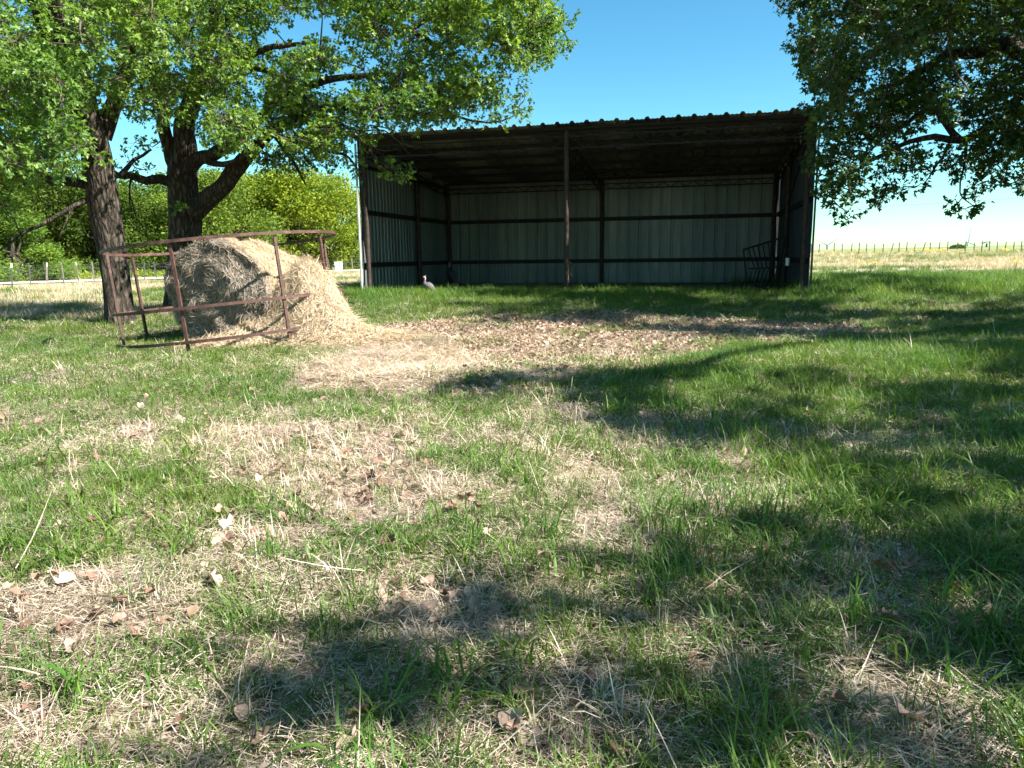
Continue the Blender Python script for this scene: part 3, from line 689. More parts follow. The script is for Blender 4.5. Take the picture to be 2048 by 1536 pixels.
C2 = clumps_in([(240, -80), (540, -80), (525, 60), (505, 90), (540, 200), (545, 270), (480, 285), (440, 262), (400, 235), (330, 235), (250, 200)], 150, 10.6, 14.2)
C2 += clumps_in([(505, 100), (640, 100), (690, 60), (660, 5), (540, 20), (560, -80), (1110, -80), (1110, 20), (1085, 110), (1030, 130), (960, 120), (990, 190), (940, 225), (820, 245), (760, 225), (700, 270), (650, 300), (560, 300), (520, 230)], 195, 11, 14)
C2 += clumps_in([(540, 200), (700, 170), (960, 160), (960, 230), (700, 280), (560, 300)], 45, 11, 13, .2, .34)
C2 += clumps_in([(560, -60), (1110, -60), (1115, 20), (1095, 120), (1000, 120), (700, 60), (600, 10)], 40, 11, 13.5)
C2 += clumps_in([(520, 290), (690, 285), (700, 310), (650, 330), (600, 335), (530, 320)], 13, 12.6, 14, .2, .34)
C2 += [(*at(px, py, d), r) for px, py, d, r in ((760, 340, 11.9, .13), (785, 335, 11.8, .14), (800, 350, 11.8, .16), (822, 345, 11.8, .14), (812, 358, 11.8, .12), (775, 322, 11.9, .1), (1050, 235, 12, .15), (1040, 210, 12.1, .2), (1020, 225, 12, .2), (1000, 245, 12, .18), (975, 240, 12, .2), (1055, 190, 12.2, .18), (1035, 165, 12.2, .2), (1105, 105, 12.2, .15), (1090, 95, 12.2, .2), (1095, 60, 12.3, .22), (715, 330, 13.6, .15), (712, 355, 13.7, .16), (600, 330, 13, .25), (640, 320, 13.2, .25), (540, 310, 13, .2), (885, 235, 12.2, .2), (760, 262, 12.2, .15), (555, 330, 13, .2), (270, 335, 13, .14), (300, 340, 13.2, .13), (255, 310, 12.8, .16), (230, 330, 12.8, .14), (352, 422, 13, .1), (362, 415, 13, .08), (300, 290, 13, .2), (270, 285, 13, .2))]
grow('oak_tree', 'forked oak behind the hay bale, its boughs reaching right over the shed roof', L2, clear(C2), M_LEAF, group='large oaks around the yard', bare=bare2)

# tree 3: right oak; the trunk stands outside the picture, the crown hangs in from the right
t3 = (12.2, 8.6)
def A3(px, py, d, r): return (*at(px, py, d), r)
L3 = [[(12.2, 8.6, zt1(12.2, 8.6)-.3, .5), (12.1, 8.6, .8, .38), (12., 8.7, 1.8, .36), (11.9, 8.8, 2.8, .36), (11.8, 8.7, 3.9, .3), (11.9, 8.6, 5.2, .2), (12.2, 8.4, 6.8, .12)],
      [(11.9, 8.8, 2.7, .22), (11.0, 9.2, 3.0, .17), A3(2150, 230, 9.8, .1), A3(2060, 235, 10.2, .08), A3(1985, 255, 10.5, .06), A3(1925, 285, 10.7, .055), A3(1870, 278, 10.8, .045), A3(1820, 290, 10.9, .035), A3(1770, 318, 11, .028), A3(1715, 345, 11, .02), A3(1665, 392, 11, .015)],
      [(11.9, 8.8, 3.3, .2), (11.0, 9.5, 3.8, .16), A3(2120, 100, 10.5, .12), A3(2040, 75, 11, .1), A3(1960, 95, 11.3, .08), A3(1900, 98, 11.4, .065), A3(1850, 130, 11.5, .05), A3(1790, 170, 11.6, .035), A3(1720, 190, 11.7, .02)],
      [(11.8, 8.7, 4., .16), A3(2100, -80, 11.2, .12), A3(1980, -30, 11.8, .09), A3(1880, -5, 12, .07), A3(1780, 30, 12.2, .05), A3(1690, 60, 12.3, .03), A3(1630, 120, 12.3, .015)],
      [A3(1925, 285, 10.7, .05), A3(1890, 250, 10.8, .045), A3(1870, 225, 10.9, .045), A3(1830, 232, 11, .035), A3(1790, 262, 11.1, .028), A3(1720, 280, 11.2, .02)],
      [A3(1770, 312, 11, .025), A3(1735, 322, 10.9, .018), A3(1700, 312, 10.8, .014), A3(1660, 330, 10.8, .01), A3(1640, 345, 10.7, .006)],
      [A3(1900, 290, 10.7, .02), A3(1880, 330, 10.5, .014), A3(1860, 355, 10.4, .01), A3(1845, 370, 10.4, .006)],
      [A3(1930, 290, 10.7, .022), A3(1925, 340, 10.5, .015), A3(1918, 385, 10.4, .01), A3(1935, 405, 10.4, .008), A3(1962, 418, 10.4, .004)],
      [(11.8, 8.7, 3.9, .2), (10.6, 7.2, 4.9, .15), (9.2, 5.8, 5.4, .11), (7.8, 4.6, 5.6, .08), (6.4, 3.4, 5.4, .04)],
      [(11.8, 8.7, 3.6, .18), (10.9, 6.4, 4.5, .14), (9.8, 4.0, 4.9, .1), (8.6, 1.8, 5.0, .06), (7.2, .4, 4.9, .03)],
      [(11.9, 8.6, 5.0, .14), (10.2, 9.0, 6.2, .1), (8.6, 9.4, 6.8, .06)]]
C3 = clumps_in([(1655, -260), (1650, 60), (1612, 110), (1630, 165), (1690, 190), (1650, 240), (1650, 310), (1740, 290), (1840, 210), (1960, 225), (2010, 280), (2080, 330), (2330, 330), (2330, -260)], 240, 9.2, 13.2, .22, .44)
C3 += clumps_in([(1655, -20), (1608, 105), (1632, 170), (1645, 240), (1720, 250), (1730, -20)], 18, 10.8, 12.6, .18, .28)
C3 += clumps_in([(1650, 300), (1800, 290), (1860, 300), (1960, 270), (2070, 240), (2070, 370), (1970, 360), (1930, 330), (1800, 350), (1700, 400), (1650, 420)], 44, 9.8, 11.4, .12, .24)
C3 += clumps_in([(1640, 200), (1700, 330), (1800, 320), (1850, 250), (1980, 240), (2010, 330), (2100, 350), (2100, 180), (1640, 120)], 40, 9.8, 11.6, .16, .3)
C3 += [(*at(px, py, d), r) for px, py, d, r in ((1690, 420, 10.9, .17), (1695, 440, 10.9, .12), (1665, 400, 11, .2), (1648, 370, 11, .2), (1640, 330, 11.2, .26), (1650, 290, 11.2, .26), (1675, 360, 11, .17), (1765, 395, 10.8, .18), (1755, 415, 10.8, .16), (1785, 385, 10.8, .14), (1770, 365, 10.8, .14), (1780, 330, 11, .2), (1810, 330, 11, .17), (1850, 345, 10.6, .18), (1835, 372, 10.5, .12), (1800, 375, 10.6, .1), (1910, 408, 10.4, .16), (1930, 418, 10.4, .14), (1948, 412, 10.4, .1), (1930, 345, 10.4, .17), (1945, 370, 10.4, .12), (1945, 388, 10.4, .1), (1885, 325, 10.6, .15), (2010, 345, 9.8, .16), (2040, 355, 9.8, .18), (2070, 360, 9.8, .2), (1995, 330, 9.9, .13), (2020, 300, 9.9, .3), (1990, 290, 9.9, .25), (1960, 300, 10, .18), (1740, 250, 11, .35), (1700, 260, 11, .35), (1630, 222, 12.2, .15), (1610, 215, 12.2, .1), (1770, 230, 11, .3), (1720, 300, 11, .2), (1790, 300, 11, .15), (1610, 120, 12.3, .12), (1612, 140, 12.3, .16), (1622, 165, 12.2, .15), (1640, 320, 11.6, .2))]
# the parts of the crown that shade the yard: set where the shade on the grass says they are
def shade(poly, cover, h0, h1, rmin=.3, rmax=.5, seed=0, gap=.4, ns=1.1):
    Gp = gpoly(poly); xs = [p[0] for p in Gp]; ys = [p[1] for p in Gp]
    A = .5*abs(sum(Gp[i][0]*Gp[(i+1) % len(Gp)][1]-Gp[(i+1) % len(Gp)][0]*Gp[i][1] for i in range(len(Gp))))
    n = int(A/(math.pi*((rmin+rmax)/2)**2)*cover); out = []; tries = 0
    while len(out) < n and tries < 40000:
        tries += 1
        x = rng.uniform(min(xs), max(xs)); y = rng.uniform(min(ys), max(ys))
        if not inpoly(AR([x]), AR([y]), Gp)[0]: continue
        if vn(AR([x]), AR([y]), ns, 50+seed)[0] < gap*rng.uniform(.6, 1.1): continue
        h = rng.uniform(h0, h1)
        out.append((x+SV[0]/SV[2]*h, y+SV[1]/SV[2]*h, zt1(x, y)+h, rng.uniform(rmin, rmax)))
    return out
SH = []
SH += shade([(960, 638), (1100, 632), (1330, 642), (1500, 652), (1700, 640), (2040, 640), (2300, 660), (2300, 830), (2000, 770), (1850, 715), (1650, 690), (1450, 692), (1300, 668), (1150, 655), (1000, 650)], 3.0, 4.2, 6.5, .24, .44, seed=1, gap=.3, ns=.8)
SH += shade([(860, 584), (1250, 580), (1640, 576), (1640, 615), (1350, 622), (1150, 605), (980, 598)], 2.2, 4.4, 6, seed=2, gap=.38)
SH += shade([(1640, 556), (1760, 560), (1900, 578), (1820, 590), (1640, 580)], 3, 4.5, 6, seed=3, gap=.2)
SH += shade([(880, 762), (1150, 745), (1350, 740), (1700, 760), (2100, 800), (2500, 900), (2500, 980), (2048, 960), (1500, 930), (1280, 880), (1100, 820), (900, 790)], 3.0, 4.2, 5.6, .16, .34, seed=4, gap=.44, ns=.4)
SH += shade([(2500, 960), (1900, 970), (1550, 990), (1200, 1070), (950, 1170), (720, 1270), (330, 1536), (2400, 1536)], 2.7, 4.4, 5.6, .13, .24, seed=5, gap=.5, ns=.26)
SH += shade([(1900, 600), (2300, 590), (2400, 1150), (2000, 1080), (1960, 800)], 1.6, 4.4, 6, .2, .36, seed=6, gap=.4, ns=.5)
def visible(c):
    px, py, z = to_px(AR(c[:3])); return z > .3 and -60 < px < 2110 and -40 < py < 1600
SH = [c for c in SH if not (visible(c) and to_px(AR(c[:3]))[0] < 1600)]
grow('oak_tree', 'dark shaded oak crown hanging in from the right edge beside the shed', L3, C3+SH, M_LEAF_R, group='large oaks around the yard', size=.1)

# background trees
def bg_proto(k, n=16000, blobs=34, low=.12):
    """unit tree: height 1, crown about .62 radius; returns meshes"""
    r_ = np.random.default_rng(100+k); B = []
    for i in range(blobs):
        z = r_.uniform(low, .92); w = .62*math.sin(math.pi*min(1, max(.08, (z-low+.22)/(1.02-low+.22))))**.7
        a = r_.uniform(0, 6.28); rr = w*r_.uniform(.35, .95); B.append((rr*math.cos(a), rr*math.sin(a), z, r_.uniform(.09, .19)))
    B = AR(B); tips = []; dirs = []
    for b in B:
        m = n//blobs; v = r_.normal(0, 1, (m, 3)); v /= np.linalg.norm(v, axis=1)[:, None]
        tips.append(b[:3]+v*(b[3]*r_.uniform(.45, 1.05, m)[:, None])*AR([1, 1, .85])); dirs.append(v)
    cm = leaves_mesh('crown', np.concatenate(tips), np.concatenate(dirs), 1, .03, M_LEAF_BG, simple=True)
    tr = MB(); tr.tube([(0, 0, -.04), (0, .005, .1), (.01, 0, .25), (-.01, .01, .45), (0, 0, .7)], [.045, .03, .028, .022, .008], 10, fn=bark_fn(.06))
    for b in B[:14]: tr.tube([(0, 0, r_.uniform(.12, .45)), b[:3]*AR([.5, .5, .8]), b[:3]], [.015, .009, .003], 5, cap=False)
    return cm, tr.build('trunk', M_BARK, mesh_only=True, smooth=True)
PROT = [bg_proto(0), bg_proto(1), bg_proto(2, low=.06), bg_proto(3, n=12000, blobs=24, low=.0)]
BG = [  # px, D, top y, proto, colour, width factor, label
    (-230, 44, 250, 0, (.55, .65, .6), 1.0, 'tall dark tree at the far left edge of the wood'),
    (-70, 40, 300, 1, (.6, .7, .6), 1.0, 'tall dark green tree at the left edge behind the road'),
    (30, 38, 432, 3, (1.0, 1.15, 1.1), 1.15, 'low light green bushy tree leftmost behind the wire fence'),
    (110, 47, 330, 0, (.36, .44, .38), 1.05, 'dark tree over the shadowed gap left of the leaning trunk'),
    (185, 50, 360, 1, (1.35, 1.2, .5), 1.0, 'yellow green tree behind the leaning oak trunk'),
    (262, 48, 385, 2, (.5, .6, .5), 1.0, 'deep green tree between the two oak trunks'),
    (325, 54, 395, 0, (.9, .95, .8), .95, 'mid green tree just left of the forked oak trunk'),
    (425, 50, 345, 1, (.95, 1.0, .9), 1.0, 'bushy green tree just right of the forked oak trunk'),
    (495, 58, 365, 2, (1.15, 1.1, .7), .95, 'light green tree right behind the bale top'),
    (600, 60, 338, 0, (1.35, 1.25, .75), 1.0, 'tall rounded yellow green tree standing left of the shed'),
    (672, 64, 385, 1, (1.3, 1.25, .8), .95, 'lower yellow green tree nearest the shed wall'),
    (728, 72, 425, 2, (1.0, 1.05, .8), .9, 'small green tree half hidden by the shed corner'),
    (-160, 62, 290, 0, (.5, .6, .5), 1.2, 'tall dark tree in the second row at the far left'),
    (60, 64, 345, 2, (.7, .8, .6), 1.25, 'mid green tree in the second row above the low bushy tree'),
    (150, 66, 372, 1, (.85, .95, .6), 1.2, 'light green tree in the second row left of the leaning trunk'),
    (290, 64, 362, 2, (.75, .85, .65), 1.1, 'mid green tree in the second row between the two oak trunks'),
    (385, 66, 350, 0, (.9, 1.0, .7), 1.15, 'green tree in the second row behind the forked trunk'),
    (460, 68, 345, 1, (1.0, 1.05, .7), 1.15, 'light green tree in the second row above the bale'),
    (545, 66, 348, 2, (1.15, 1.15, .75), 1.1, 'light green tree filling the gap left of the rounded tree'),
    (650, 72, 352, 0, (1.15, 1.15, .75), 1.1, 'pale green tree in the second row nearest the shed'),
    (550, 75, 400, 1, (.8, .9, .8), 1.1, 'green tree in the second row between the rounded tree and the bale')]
for i, (px, D, ty, k, colr, wf, lab) in enumerate(BG):
    p = at(px, 520, D); z0 = zt1(p[0], p[1]); top = at(px, ty, D)[2]; H = top-z0
    w = H*wf*(1.15 if H > 5 else 1.3)
    root = empty('woodland_tree', (p[0], p[1], z0), rng.uniform(0, 6.28))
    root.scale = (w, w, H)
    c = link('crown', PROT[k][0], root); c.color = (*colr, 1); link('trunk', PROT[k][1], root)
    tag(root, lab, 'tree', 'trees of the wood behind the road')
# undergrowth and weeds along the road
def leaf_strip(name, x0, x1, n, zmax, colr, size, label, cat, off=(2.6, 7)):
    t = rng.uniform(x0, x1, n)*(len(rd)-1); i = t.astype(int); f = (t-i)[:, None]; i = np.minimum(i, len(rd)-2)
    c = rd[i]*(1-f)+rd[i+1]*f; c = c-nr[i]*(1.5+rng.uniform(*off, n)[:, None])
    hh = zmax*(.35+.65*vn(c[:, 0], c[:, 1], 2.2, 61)); P = np.stack([c[:, 0], c[:, 1], zt(c[:, 0], c[:, 1])+rng.random(n)*hh], 1)
    v = rng.normal(0, 1, (n, 3)); v[:, 2] = np.abs(v[:, 2]); v /= np.linalg.norm(v, axis=1)[:, None]
    o = link(name, leaves_mesh(name, P, v, 1, size, M_LEAF_BG, simple=True)); o.color = (*colr, 1); tag(o, label, cat, kind='stuff')
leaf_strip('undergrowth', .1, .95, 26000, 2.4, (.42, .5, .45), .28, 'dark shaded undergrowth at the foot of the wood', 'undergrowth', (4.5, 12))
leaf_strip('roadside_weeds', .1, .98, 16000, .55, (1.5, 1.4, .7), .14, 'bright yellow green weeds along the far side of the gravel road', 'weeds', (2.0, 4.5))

# ------------------------------------------------------------------ shed
base_z = .2
shed = empty('open_shed', (shed_X, shed_Y, base_z), -shed_yaw)
tag(shed, 'open fronted corrugated metal livestock shed with a rusty pipe frame', 'shed')
W_, D_ = shed_W, shed_D; HF, HB = 3.42, 2.98      # local heights of the roof underside
def rib_profile(L, pitch, h, w0=.045, w1=.02, minor=True):
    xs = [0.]; zs = [0.]; x = pitch/2
    while x < L-.04:
        xs += [x-w0, x-w1, x+w1, x+w0]; zs += [0, h, h, 0]
        if minor and x+pitch < L:
            for q in (.36, .64): xs += [x+pitch*q-.016, x+pitch*q-.006, x+pitch*q+.006, x+pitch*q+.016]; zs += [0, h*.2, h*.2, 0]
        x += pitch
    xs.append(L); zs.append(0); return AR(xs), AR(zs)
def wall(name, p0, p1, out_n, z0a, top0, top1, pitch, h=.022, m=M_SHEET, holes=()):
    p0 = AR(p0, float); p1 = AR(p1, float); L = np.linalg.norm(p1-p0); xs, zs = rib_profile(L, pitch, h)
    u = (p1-p0)/L; n = len(xs); V = []
    rows = 9
    for r_ in range(rows):
        f = r_/(rows-1)
        for i in range(n):
            q = p0+u*xs[i]+AR(out_n)*zs[i]; zt_ = top0+(top1-top0)*xs[i]/L
            V.append((q[0], q[1], z0a+(zt_-z0a)*f))
    V = AR(V); dent = .022*(vn(V[:, 0]+V[:, 1]+1e-3, V[:, 2]*.8, .5, 40)-.5)*np.sin(np.pi*np.clip(V[:, 2]/3, 0, 1)); V[:, 0] += out_n[0]*dent; V[:, 1] += out_n[1]*dent
    F = [(r_*n+i, r_*n+i+1, (r_+1)*n+i+1, (r_+1)*n+i) for r_ in range(rows-1) for i in range(n-1)]
    o = link(name, raw_mesh(name, V, [AR(F)], m), shed); return o
wall('wall', (-.06, 0), (-.06, D_+.16), (-1, 0), -.1, HF+.05, HB+.02, .2)
wall('wall', (-.13, D_+.063), (W_+.13, D_+.063), (0, 1), .0, HB+.12, HB+.12, .305)
wall('wall', (W_+.06, 0), (W_+.06, D_+.06), (1, 0), -.05, HF+.05, HB+.02, .2, m=M_SHADESHEET)
# roof: ribs run front to back
xs, zs = rib_profile(W_+.36, .305, .046, .06, .025); nR = len(xs); V = []
for r_, (v, z) in enumerate(((-.22, HF+.055+.016), (D_*.33, HF+.055-(HF-HB)*.33), (D_*.66, HF+.055-(HF-HB)*.66), (D_+.2, HB+.04))):
    for i in range(nR): V.append((xs[i]-.18, v, z+zs[i]))
V = AR(V); V[:, 2] += .03*(vn(V[:, 0]+20, V[:, 1]+20, .8, 44)-.5)
F = [(r_*nR+i, r_*nR+i+1, (r_+1)*nR+i+1, (r_+1)*nR+i) for r_ in range(3) for i in range(nR-1)]
link('roof', raw_mesh('roof', V, [AR(F)], M_ROOF), shed)
def roofz(v): return HF-(HF-HB)*v/D_
# posts
def pipe(x, y, h, r=.052, m=M_POST, name='post'):
    b = MB(); b.tube([(x, y, -.3), (x, y, h*.5), (x, y, h)], r, 12); return b.build(name, m, shed, True)
for x, y in ((.06, .06), (W_/2-.08, .06), (W_-.06, .06), (.07, D_*.55), (.07, D_-.07), (W_/2-.03, D_-.07), (W_-.07, D_-.07), (W_-.07, D_*.5)):
    pipe(x, y, roofz(y)-.02, .052 if y < .2 else .06)
# girts (C channels) on the three walls
def chan(a, b, w=.045, h=.1, name='girt', m=M_STEEL):
    q = MB(); q.bar(a, b, w, h); q.bar(AR(a, float)+(0, 0, h/2+.006), AR(b, float)+(0, 0, h/2+.006), w+.02, .01); return q.build(name, m, shed)
for z in (.64, 1.84):
    chan((-.02, .12, z), (-.02, D_-.02, z)); chan((.02, D_+.02, z), (W_-.02, D_+.02, z)); chan((W_+.02, .12, z), (W_+.02, D_-.02, z))
chan((-.02, .12, 2.86), (-.02, D_*.93, 2.86), h=.07)
# purlins
for k in range(6):
    v = .12+(D_-.3)*k/5.; z = roofz(v)-.035
    chan((.02, v, z), (W_-.02, v, z), .045, .07, 'purlin')
# eave beams and trusses
def truss(a, b, dep, n, name='truss', r=.011):
    a = AR(a, float); b = AR(b, float); q = MB(); dz = AR([0, 0, dep])
    q.bar(a, b, .03, .03); q.bar(a-dz, b-dz, .03, .03)
    for i in range(n):
        p0 = a+(b-a)*i/n; p1 = a+(b-a)*(i+.5)/n; p2 = a+(b-a)*(i+1)/n
        q.bar(p0, p1-dz, r*1.6); q.bar(p1-dz, p2, r*1.6)
    return q.build(name, M_STEEL, shed)
truss((.1, .06, HF-.15), (W_/2-.035, .06, HF-.15), .24, 7); truss((W_/2-.01, .06, HF-.15), (W_-.1, .06, HF-.15), .24, 7)
truss((.15, D_-.13, HB-.16), (W_-.15, D_-.13, HB-.16), .14, 22)
truss((W_/2-.08, .15, HF-.17), (W_/2-.03, D_-.2, HB-.15), .26, 9)
truss((.1, .15, HF-.19), (.1, D_-.2, HB-.17), .2, 9); truss((W_-.1, .15, HF-.19), (W_-.1, D_-.2, HB-.17), .2, 9)
# diagonal brace on the right wall, corner flashings, eave fascia
q = MB(); q.bar((W_-.05, .2, HF-.3), (W_-.05, D_*.5, 1.95), .03, .03); q.build('brace', M_STEEL, shed)
q = MB(); q.box((-.09, -.03, (HF-.1)/2-.02), (.03, .05, HF-.02)); q.build('corner_trim', M_TRIM, shed)
q = MB(); q.box((W_+.1, -.03, (HF)/2-.02), (.03, .07, HF-.02)); q.build('corner_trim', M_SHADESHEET, shed)
q = MB(); q.box((W_/2, -.02, HF+.0), (W_-.02, .03, .05)); q.build('eave_beam', M_STEEL, shed)
# gate chain hooks on the centre post
for z in (.62, .38):
    q = MB(); q.tube([(W_/2-.08+.05, .03, z+.06), (W_/2+.03, 0, z+.03), (W_/2+.05, 0, z-.03), (W_/2+.0, 0, z-.05)], .013, 6); q.build('gate_hook', M_STEEL, shed)

# rack leaning inside the right end
ca, sa = math.cos(shed_yaw), math.sin(shed_yaw)
def sw(u, v, z): return (shed_X+u*ca+v*sa, shed_Y-u*sa+v*ca, base_z+z)
rk = empty('hay_rack', sw(W_-.85, 2.6, 0), -shed_yaw); tag(rk, 'dark slatted metal hay rack leaning in the right end of the shed', 'hay rack')
q = MB(); a0, a1 = AR([-.1, 1.5, .9]), AR([.55, -1.6, 1.15]); b0, b1 = AR([.0, 1.35, .0]), AR([.45, -1.2, .0]); c0, c1 = AR([.05, 1.45, .42]), AR([.55, -1.4, .5])
q.bar(a0, a1, .034); q.bar(b0, b1, .03); q.bar(c0, c1, .03); q.bar(a0, b0, .034); q.bar(a1, b1, .034); q.build('frame', M_STEEL, rk)
for k in range(1, 8):
    f = k/8; s_ = MB(); s_.bar(a0*(1-f)+a1*f, c0*(1-min(1, f+.06))+c1*min(1, f+.06), .018); s_.bar(c0*(1-f)+c1*f, b0*(1-max(0, f-.06))+b1*max(0, f-.06), .016); s_.build('slat', M_STEEL, rk)
q = MB(); q.box((0, 0, .0), (.02, .09, .16)); ws = q.build('white_tag', M_WHITE, None); ws.name = 'metal_plate'; ws.location = sw(W_-.25, .9, .62); ws.rotation_euler = (0, 0, -shed_yaw+.6)
tag(ws, 'small pale metal plate catching light near the right front post', 'plate')

# ------------------------------------------------------------------ hay ring
ring = empty('hay_ring', (-3.56, 9.45, .04)); ring.rotation_euler = (R(-.5), R(-5.2), 0)
tag(ring, 'rusty round bale feeder ring of square tube, tipped up on the right around the bale', 'hay ring')
RR = 1.385; HR = 1.17
def sq_ring(z, rad, w, h, n=56):
    a = np.linspace(0, 2*np.pi, n, endpoint=False); V = []
    wob = 1+.006*np.sin(2*a+z)
    for dr_, dz_ in ((-w/2, -h/2), (w/2, -h/2), (w/2, h/2), (-w/2, h/2)):
        V.append(np.stack([np.cos(a)*(rad*wob+dr_), np.sin(a)*(rad*wob+dr_), np.full(n, z+dz_)], 1))
    V = np.concatenate(V); F = [(c*n+i, c*n+(i+1) % n, ((c+1) % 4)*n+(i+1) % n, ((c+1) % 4)*n+i) for c in range(4) for i in range(n)]
    return V, F
for nm, z in (('top_rail', HR), ('middle_rail', .43), ('bottom_rail', .05)):
    V, F = sq_ring(z, RR, .03, .034); b = MB(); b.add(V, F); b.build(nm, M_RING, ring).data.shade_flat()
for th in (-101, -51, -3, 45, 76, 128, 176, -140):
    a = R(th); x, y = math.sin(a)*(RR-.03), -math.cos(a)*(RR-.03); b = MB()
    b.box((0, 0, (HR-.02)/2-.03), (.034, .026, HR+.02)); o = b.build('upright', M_RING, ring); o.location = (x, y, 0); o.rotation_euler = (0, 0, a)

# ------------------------------------------------------------------ bale
def fibres(P, Nn, n, lmin, lmax, w, lift, along=None):
    """straw fibres lying on a surface; P points, Nn normals"""
    k = rng.integers(0, len(P), n); p = P[k]; nn = Nn[k]; v = rng.normal(0, 1, (n, 3))
    if along is not None: v = v*.6+along[k]*rng.choice([-1, 1], n)[:, None]*1.0
    v -= nn*np.sum(v*nn, 1)[:, None]; v /= np.linalg.norm(v, axis=1)[:, None]+1e-9
    L = rng.uniform(lmin, lmax, n)[:, None]; l1 = rng.uniform(0, lift, n)[:, None]; s = np.cross(v, nn)+nn*rng.normal(0, .5, (n, 1)); s /= np.linalg.norm(s, axis=1)[:, None]; s *= w*rng.uniform(.6, 1.3, n)[:, None]
    a = p+nn*.004; m = a+v*L*.5+nn*l1*L*.5; b = m+v*L*.5+nn*(l1*L*.3-.01)+rng.normal(0, .01, (n, 3))
    V = np.stack([a-s, a+s, m+s, m-s, b], 1).reshape(-1, 3); o5 = np.arange(n)[:, None]*5
    return V, np.concatenate([o5, o5+1, o5+2, o5+3], 1), np.concatenate([o5+3, o5+2, o5+4], 1), np.repeat(rng.random(n), 5)
ba = R(21); AX = AR([math.sin(ba), math.cos(ba), 0]); SD = AR([math.cos(ba), -math.sin(ba), 0]); UP = AR([0, 0, 1.])
BR, BL = .675, 1.05; bc = AR([-3.73, 9.15, .575])   # centre of the end that faces us
nu, nv = 96, 26; V = []
def sn(p, s, k=0): return (vn(p[..., 0]+p[..., 2]*.7+k, p[..., 1]+p[..., 2]*.9+k, s, 70)-.5)
ang = np.linspace(0, 2*np.pi, nu, endpoint=False)
def bale_pt(a, t, rr=1.):
    """a angle, t 0..1 along axis"""
    c, s = np.cos(a), np.sin(a)
    rad = BR*rr*(1+.04*np.sin(3*a+1)+.03*np.sin(5*a))
    sx = rad*c*(1.08-.04*t); sz = rad*s
    sz = np.where(s < 0, sz*.9, sz*(.97-.07*t*t)); 
    # the right flank has slumped outwards
    sx = sx+np.where(c > 0, .22*c*np.clip(.35-s, 0, 1.2), 0)
    return bc[None]+SD[None]*sx[:, None]+UP[None]*sz[:, None]+AX[None]*(t*BL)
rings = []
for j, rr in enumerate((.02, .2, .4, .6, .78, .9, .975)):   # end face: domed, spiral relief
    P = bale_pt(ang, 0., rr); bul = -.1*(1-rr**2)+.012*np.sin(ang+rr*16)+.13*sn(P*1.0, .2, 3)+.05*sn(P, .08, 4)
    low = np.clip(-(P[:, 2]-.45), 0, 1); P = P+AX*(bul-.28*low*(1-.3*rr))[:, None]; rings.append(P)
for t in np.linspace(.02, 1, nv-7):
    P = bale_pt(ang, t, 1.0); nrm = (P-(bc+AX*t*BL)); nrm /= np.linalg.norm(nrm, axis=1)[:, None]
    P = P+nrm*(.09*sn(P, .22, 5)+.03*np.sin(t*20))[:, None]; rings.append(P)
for rr in (.7, .3, .02): rings.append(bale_pt(ang, 1.03, rr))
V = np.concatenate(rings); V[:, 2] = np.maximum(V[:, 2], .02); nring = len(rings)
F = AR([(j*nu+i, (j+1)*nu+i, (j+1)*nu+(i+1) % nu, j*nu+(i+1) % nu) for j in range(nring-1) for i in range(nu)])
mi = np.repeat([1 if j < 7 else 0 for j in range(nring-1)], nu)
def face_data(V, F):
    c = V[F].mean(1); n = np.cross(V[F[:, 2]]-V[F[:, 0]], V[F[:, 3]]-V[F[:, 1]]); a = np.linalg.norm(n, axis=1)/2; return c, n/(2*a[:, None]+1e-9), a
def dense(V, F, N):
    c, n, a = face_data(V, F); k = rng.choice(len(F), N, p=a/a.sum()); u, v = rng.random(N)[:, None], rng.random(N)[:, None]
    q = V[F[k]]; P = (q[:, 0]*(1-u)+q[:, 1]*u)*(1-v)+(q[:, 3]*(1-u)+q[:, 2]*u)*v; return P, n[k], k
cen = bc+AX*BL*.5
c_, n_, _ = face_data(V, F); flip = np.sum(n_*(c_-cen), 1) < 0
if flip.mean() > .5: F = F[:, ::-1]
P, Nn, kk = dense(V, F, 60000); endf = mi[kk] == 1
# weather: end face plus its rim is grey and old
old = endf | (((P-bc)@AX < .12) & (rng.random(len(P)) < .8))
# along: circumferential on the sides and on the end
rel = P-cen; tang = np.cross(np.broadcast_to(AX, rel.shape), rel-(rel@AX)[:, None]*AX); tang /= np.linalg.norm(tang, axis=1)[:, None]
def mk_fib(sel, n, lmin, lmax, w, lift):
    return fibres(P[sel], Nn[sel], n, lmin, lmax, w, lift, tang[sel])
f1 = mk_fib(~old, 17000, .05, .16, .0022, .3); f2 = mk_fib(old, 15000, .04, .13, .0024, .5)
VV = [V]; Q = [F]; T3 = []; mm4 = [np.where(mi == 1, 1, 0)]; mm3 = []; Rr = [np.full(len(V), .35)]; off = len(V)
for f, m_ in ((f1, 2), (f2, 3)):
    VV.append(f[0]); Q.append(f[1]+off); T3.append(f[2]+off); Rr.append(f[3]); mm4.append(np.full(len(f[1]), m_)); mm3.append(np.full(len(f[2]), m_)); off += len(f[0])
def b_core(c0, c1, c2):
    def b(t, N, L, o):
        n = noise(t, 45, 6, pos(t), .75); bsdf(t, o, ramp(t, n, [(.32, c0), (.5, c1), (.7, c2)]), .95, 0, .1, bump(t, n, 1, .03))
    return b
M_CORE = mat('hay_core', b_core((.17, .115, .06), (.4, .3, .17), (.6, .49, .31)))
M_OLDCORE = mat('old_hay_core', b_core((.03, .022, .016), (.1, .078, .055), (.22, .18, .14)))
me = raw_mesh('hay_bale', np.concatenate(VV), [np.concatenate(Q), np.concatenate(T3)], [M_CORE, M_OLDCORE, M_HAY, M_OLDHAY], False, np.concatenate(Rr), np.concatenate(mm4+mm3))
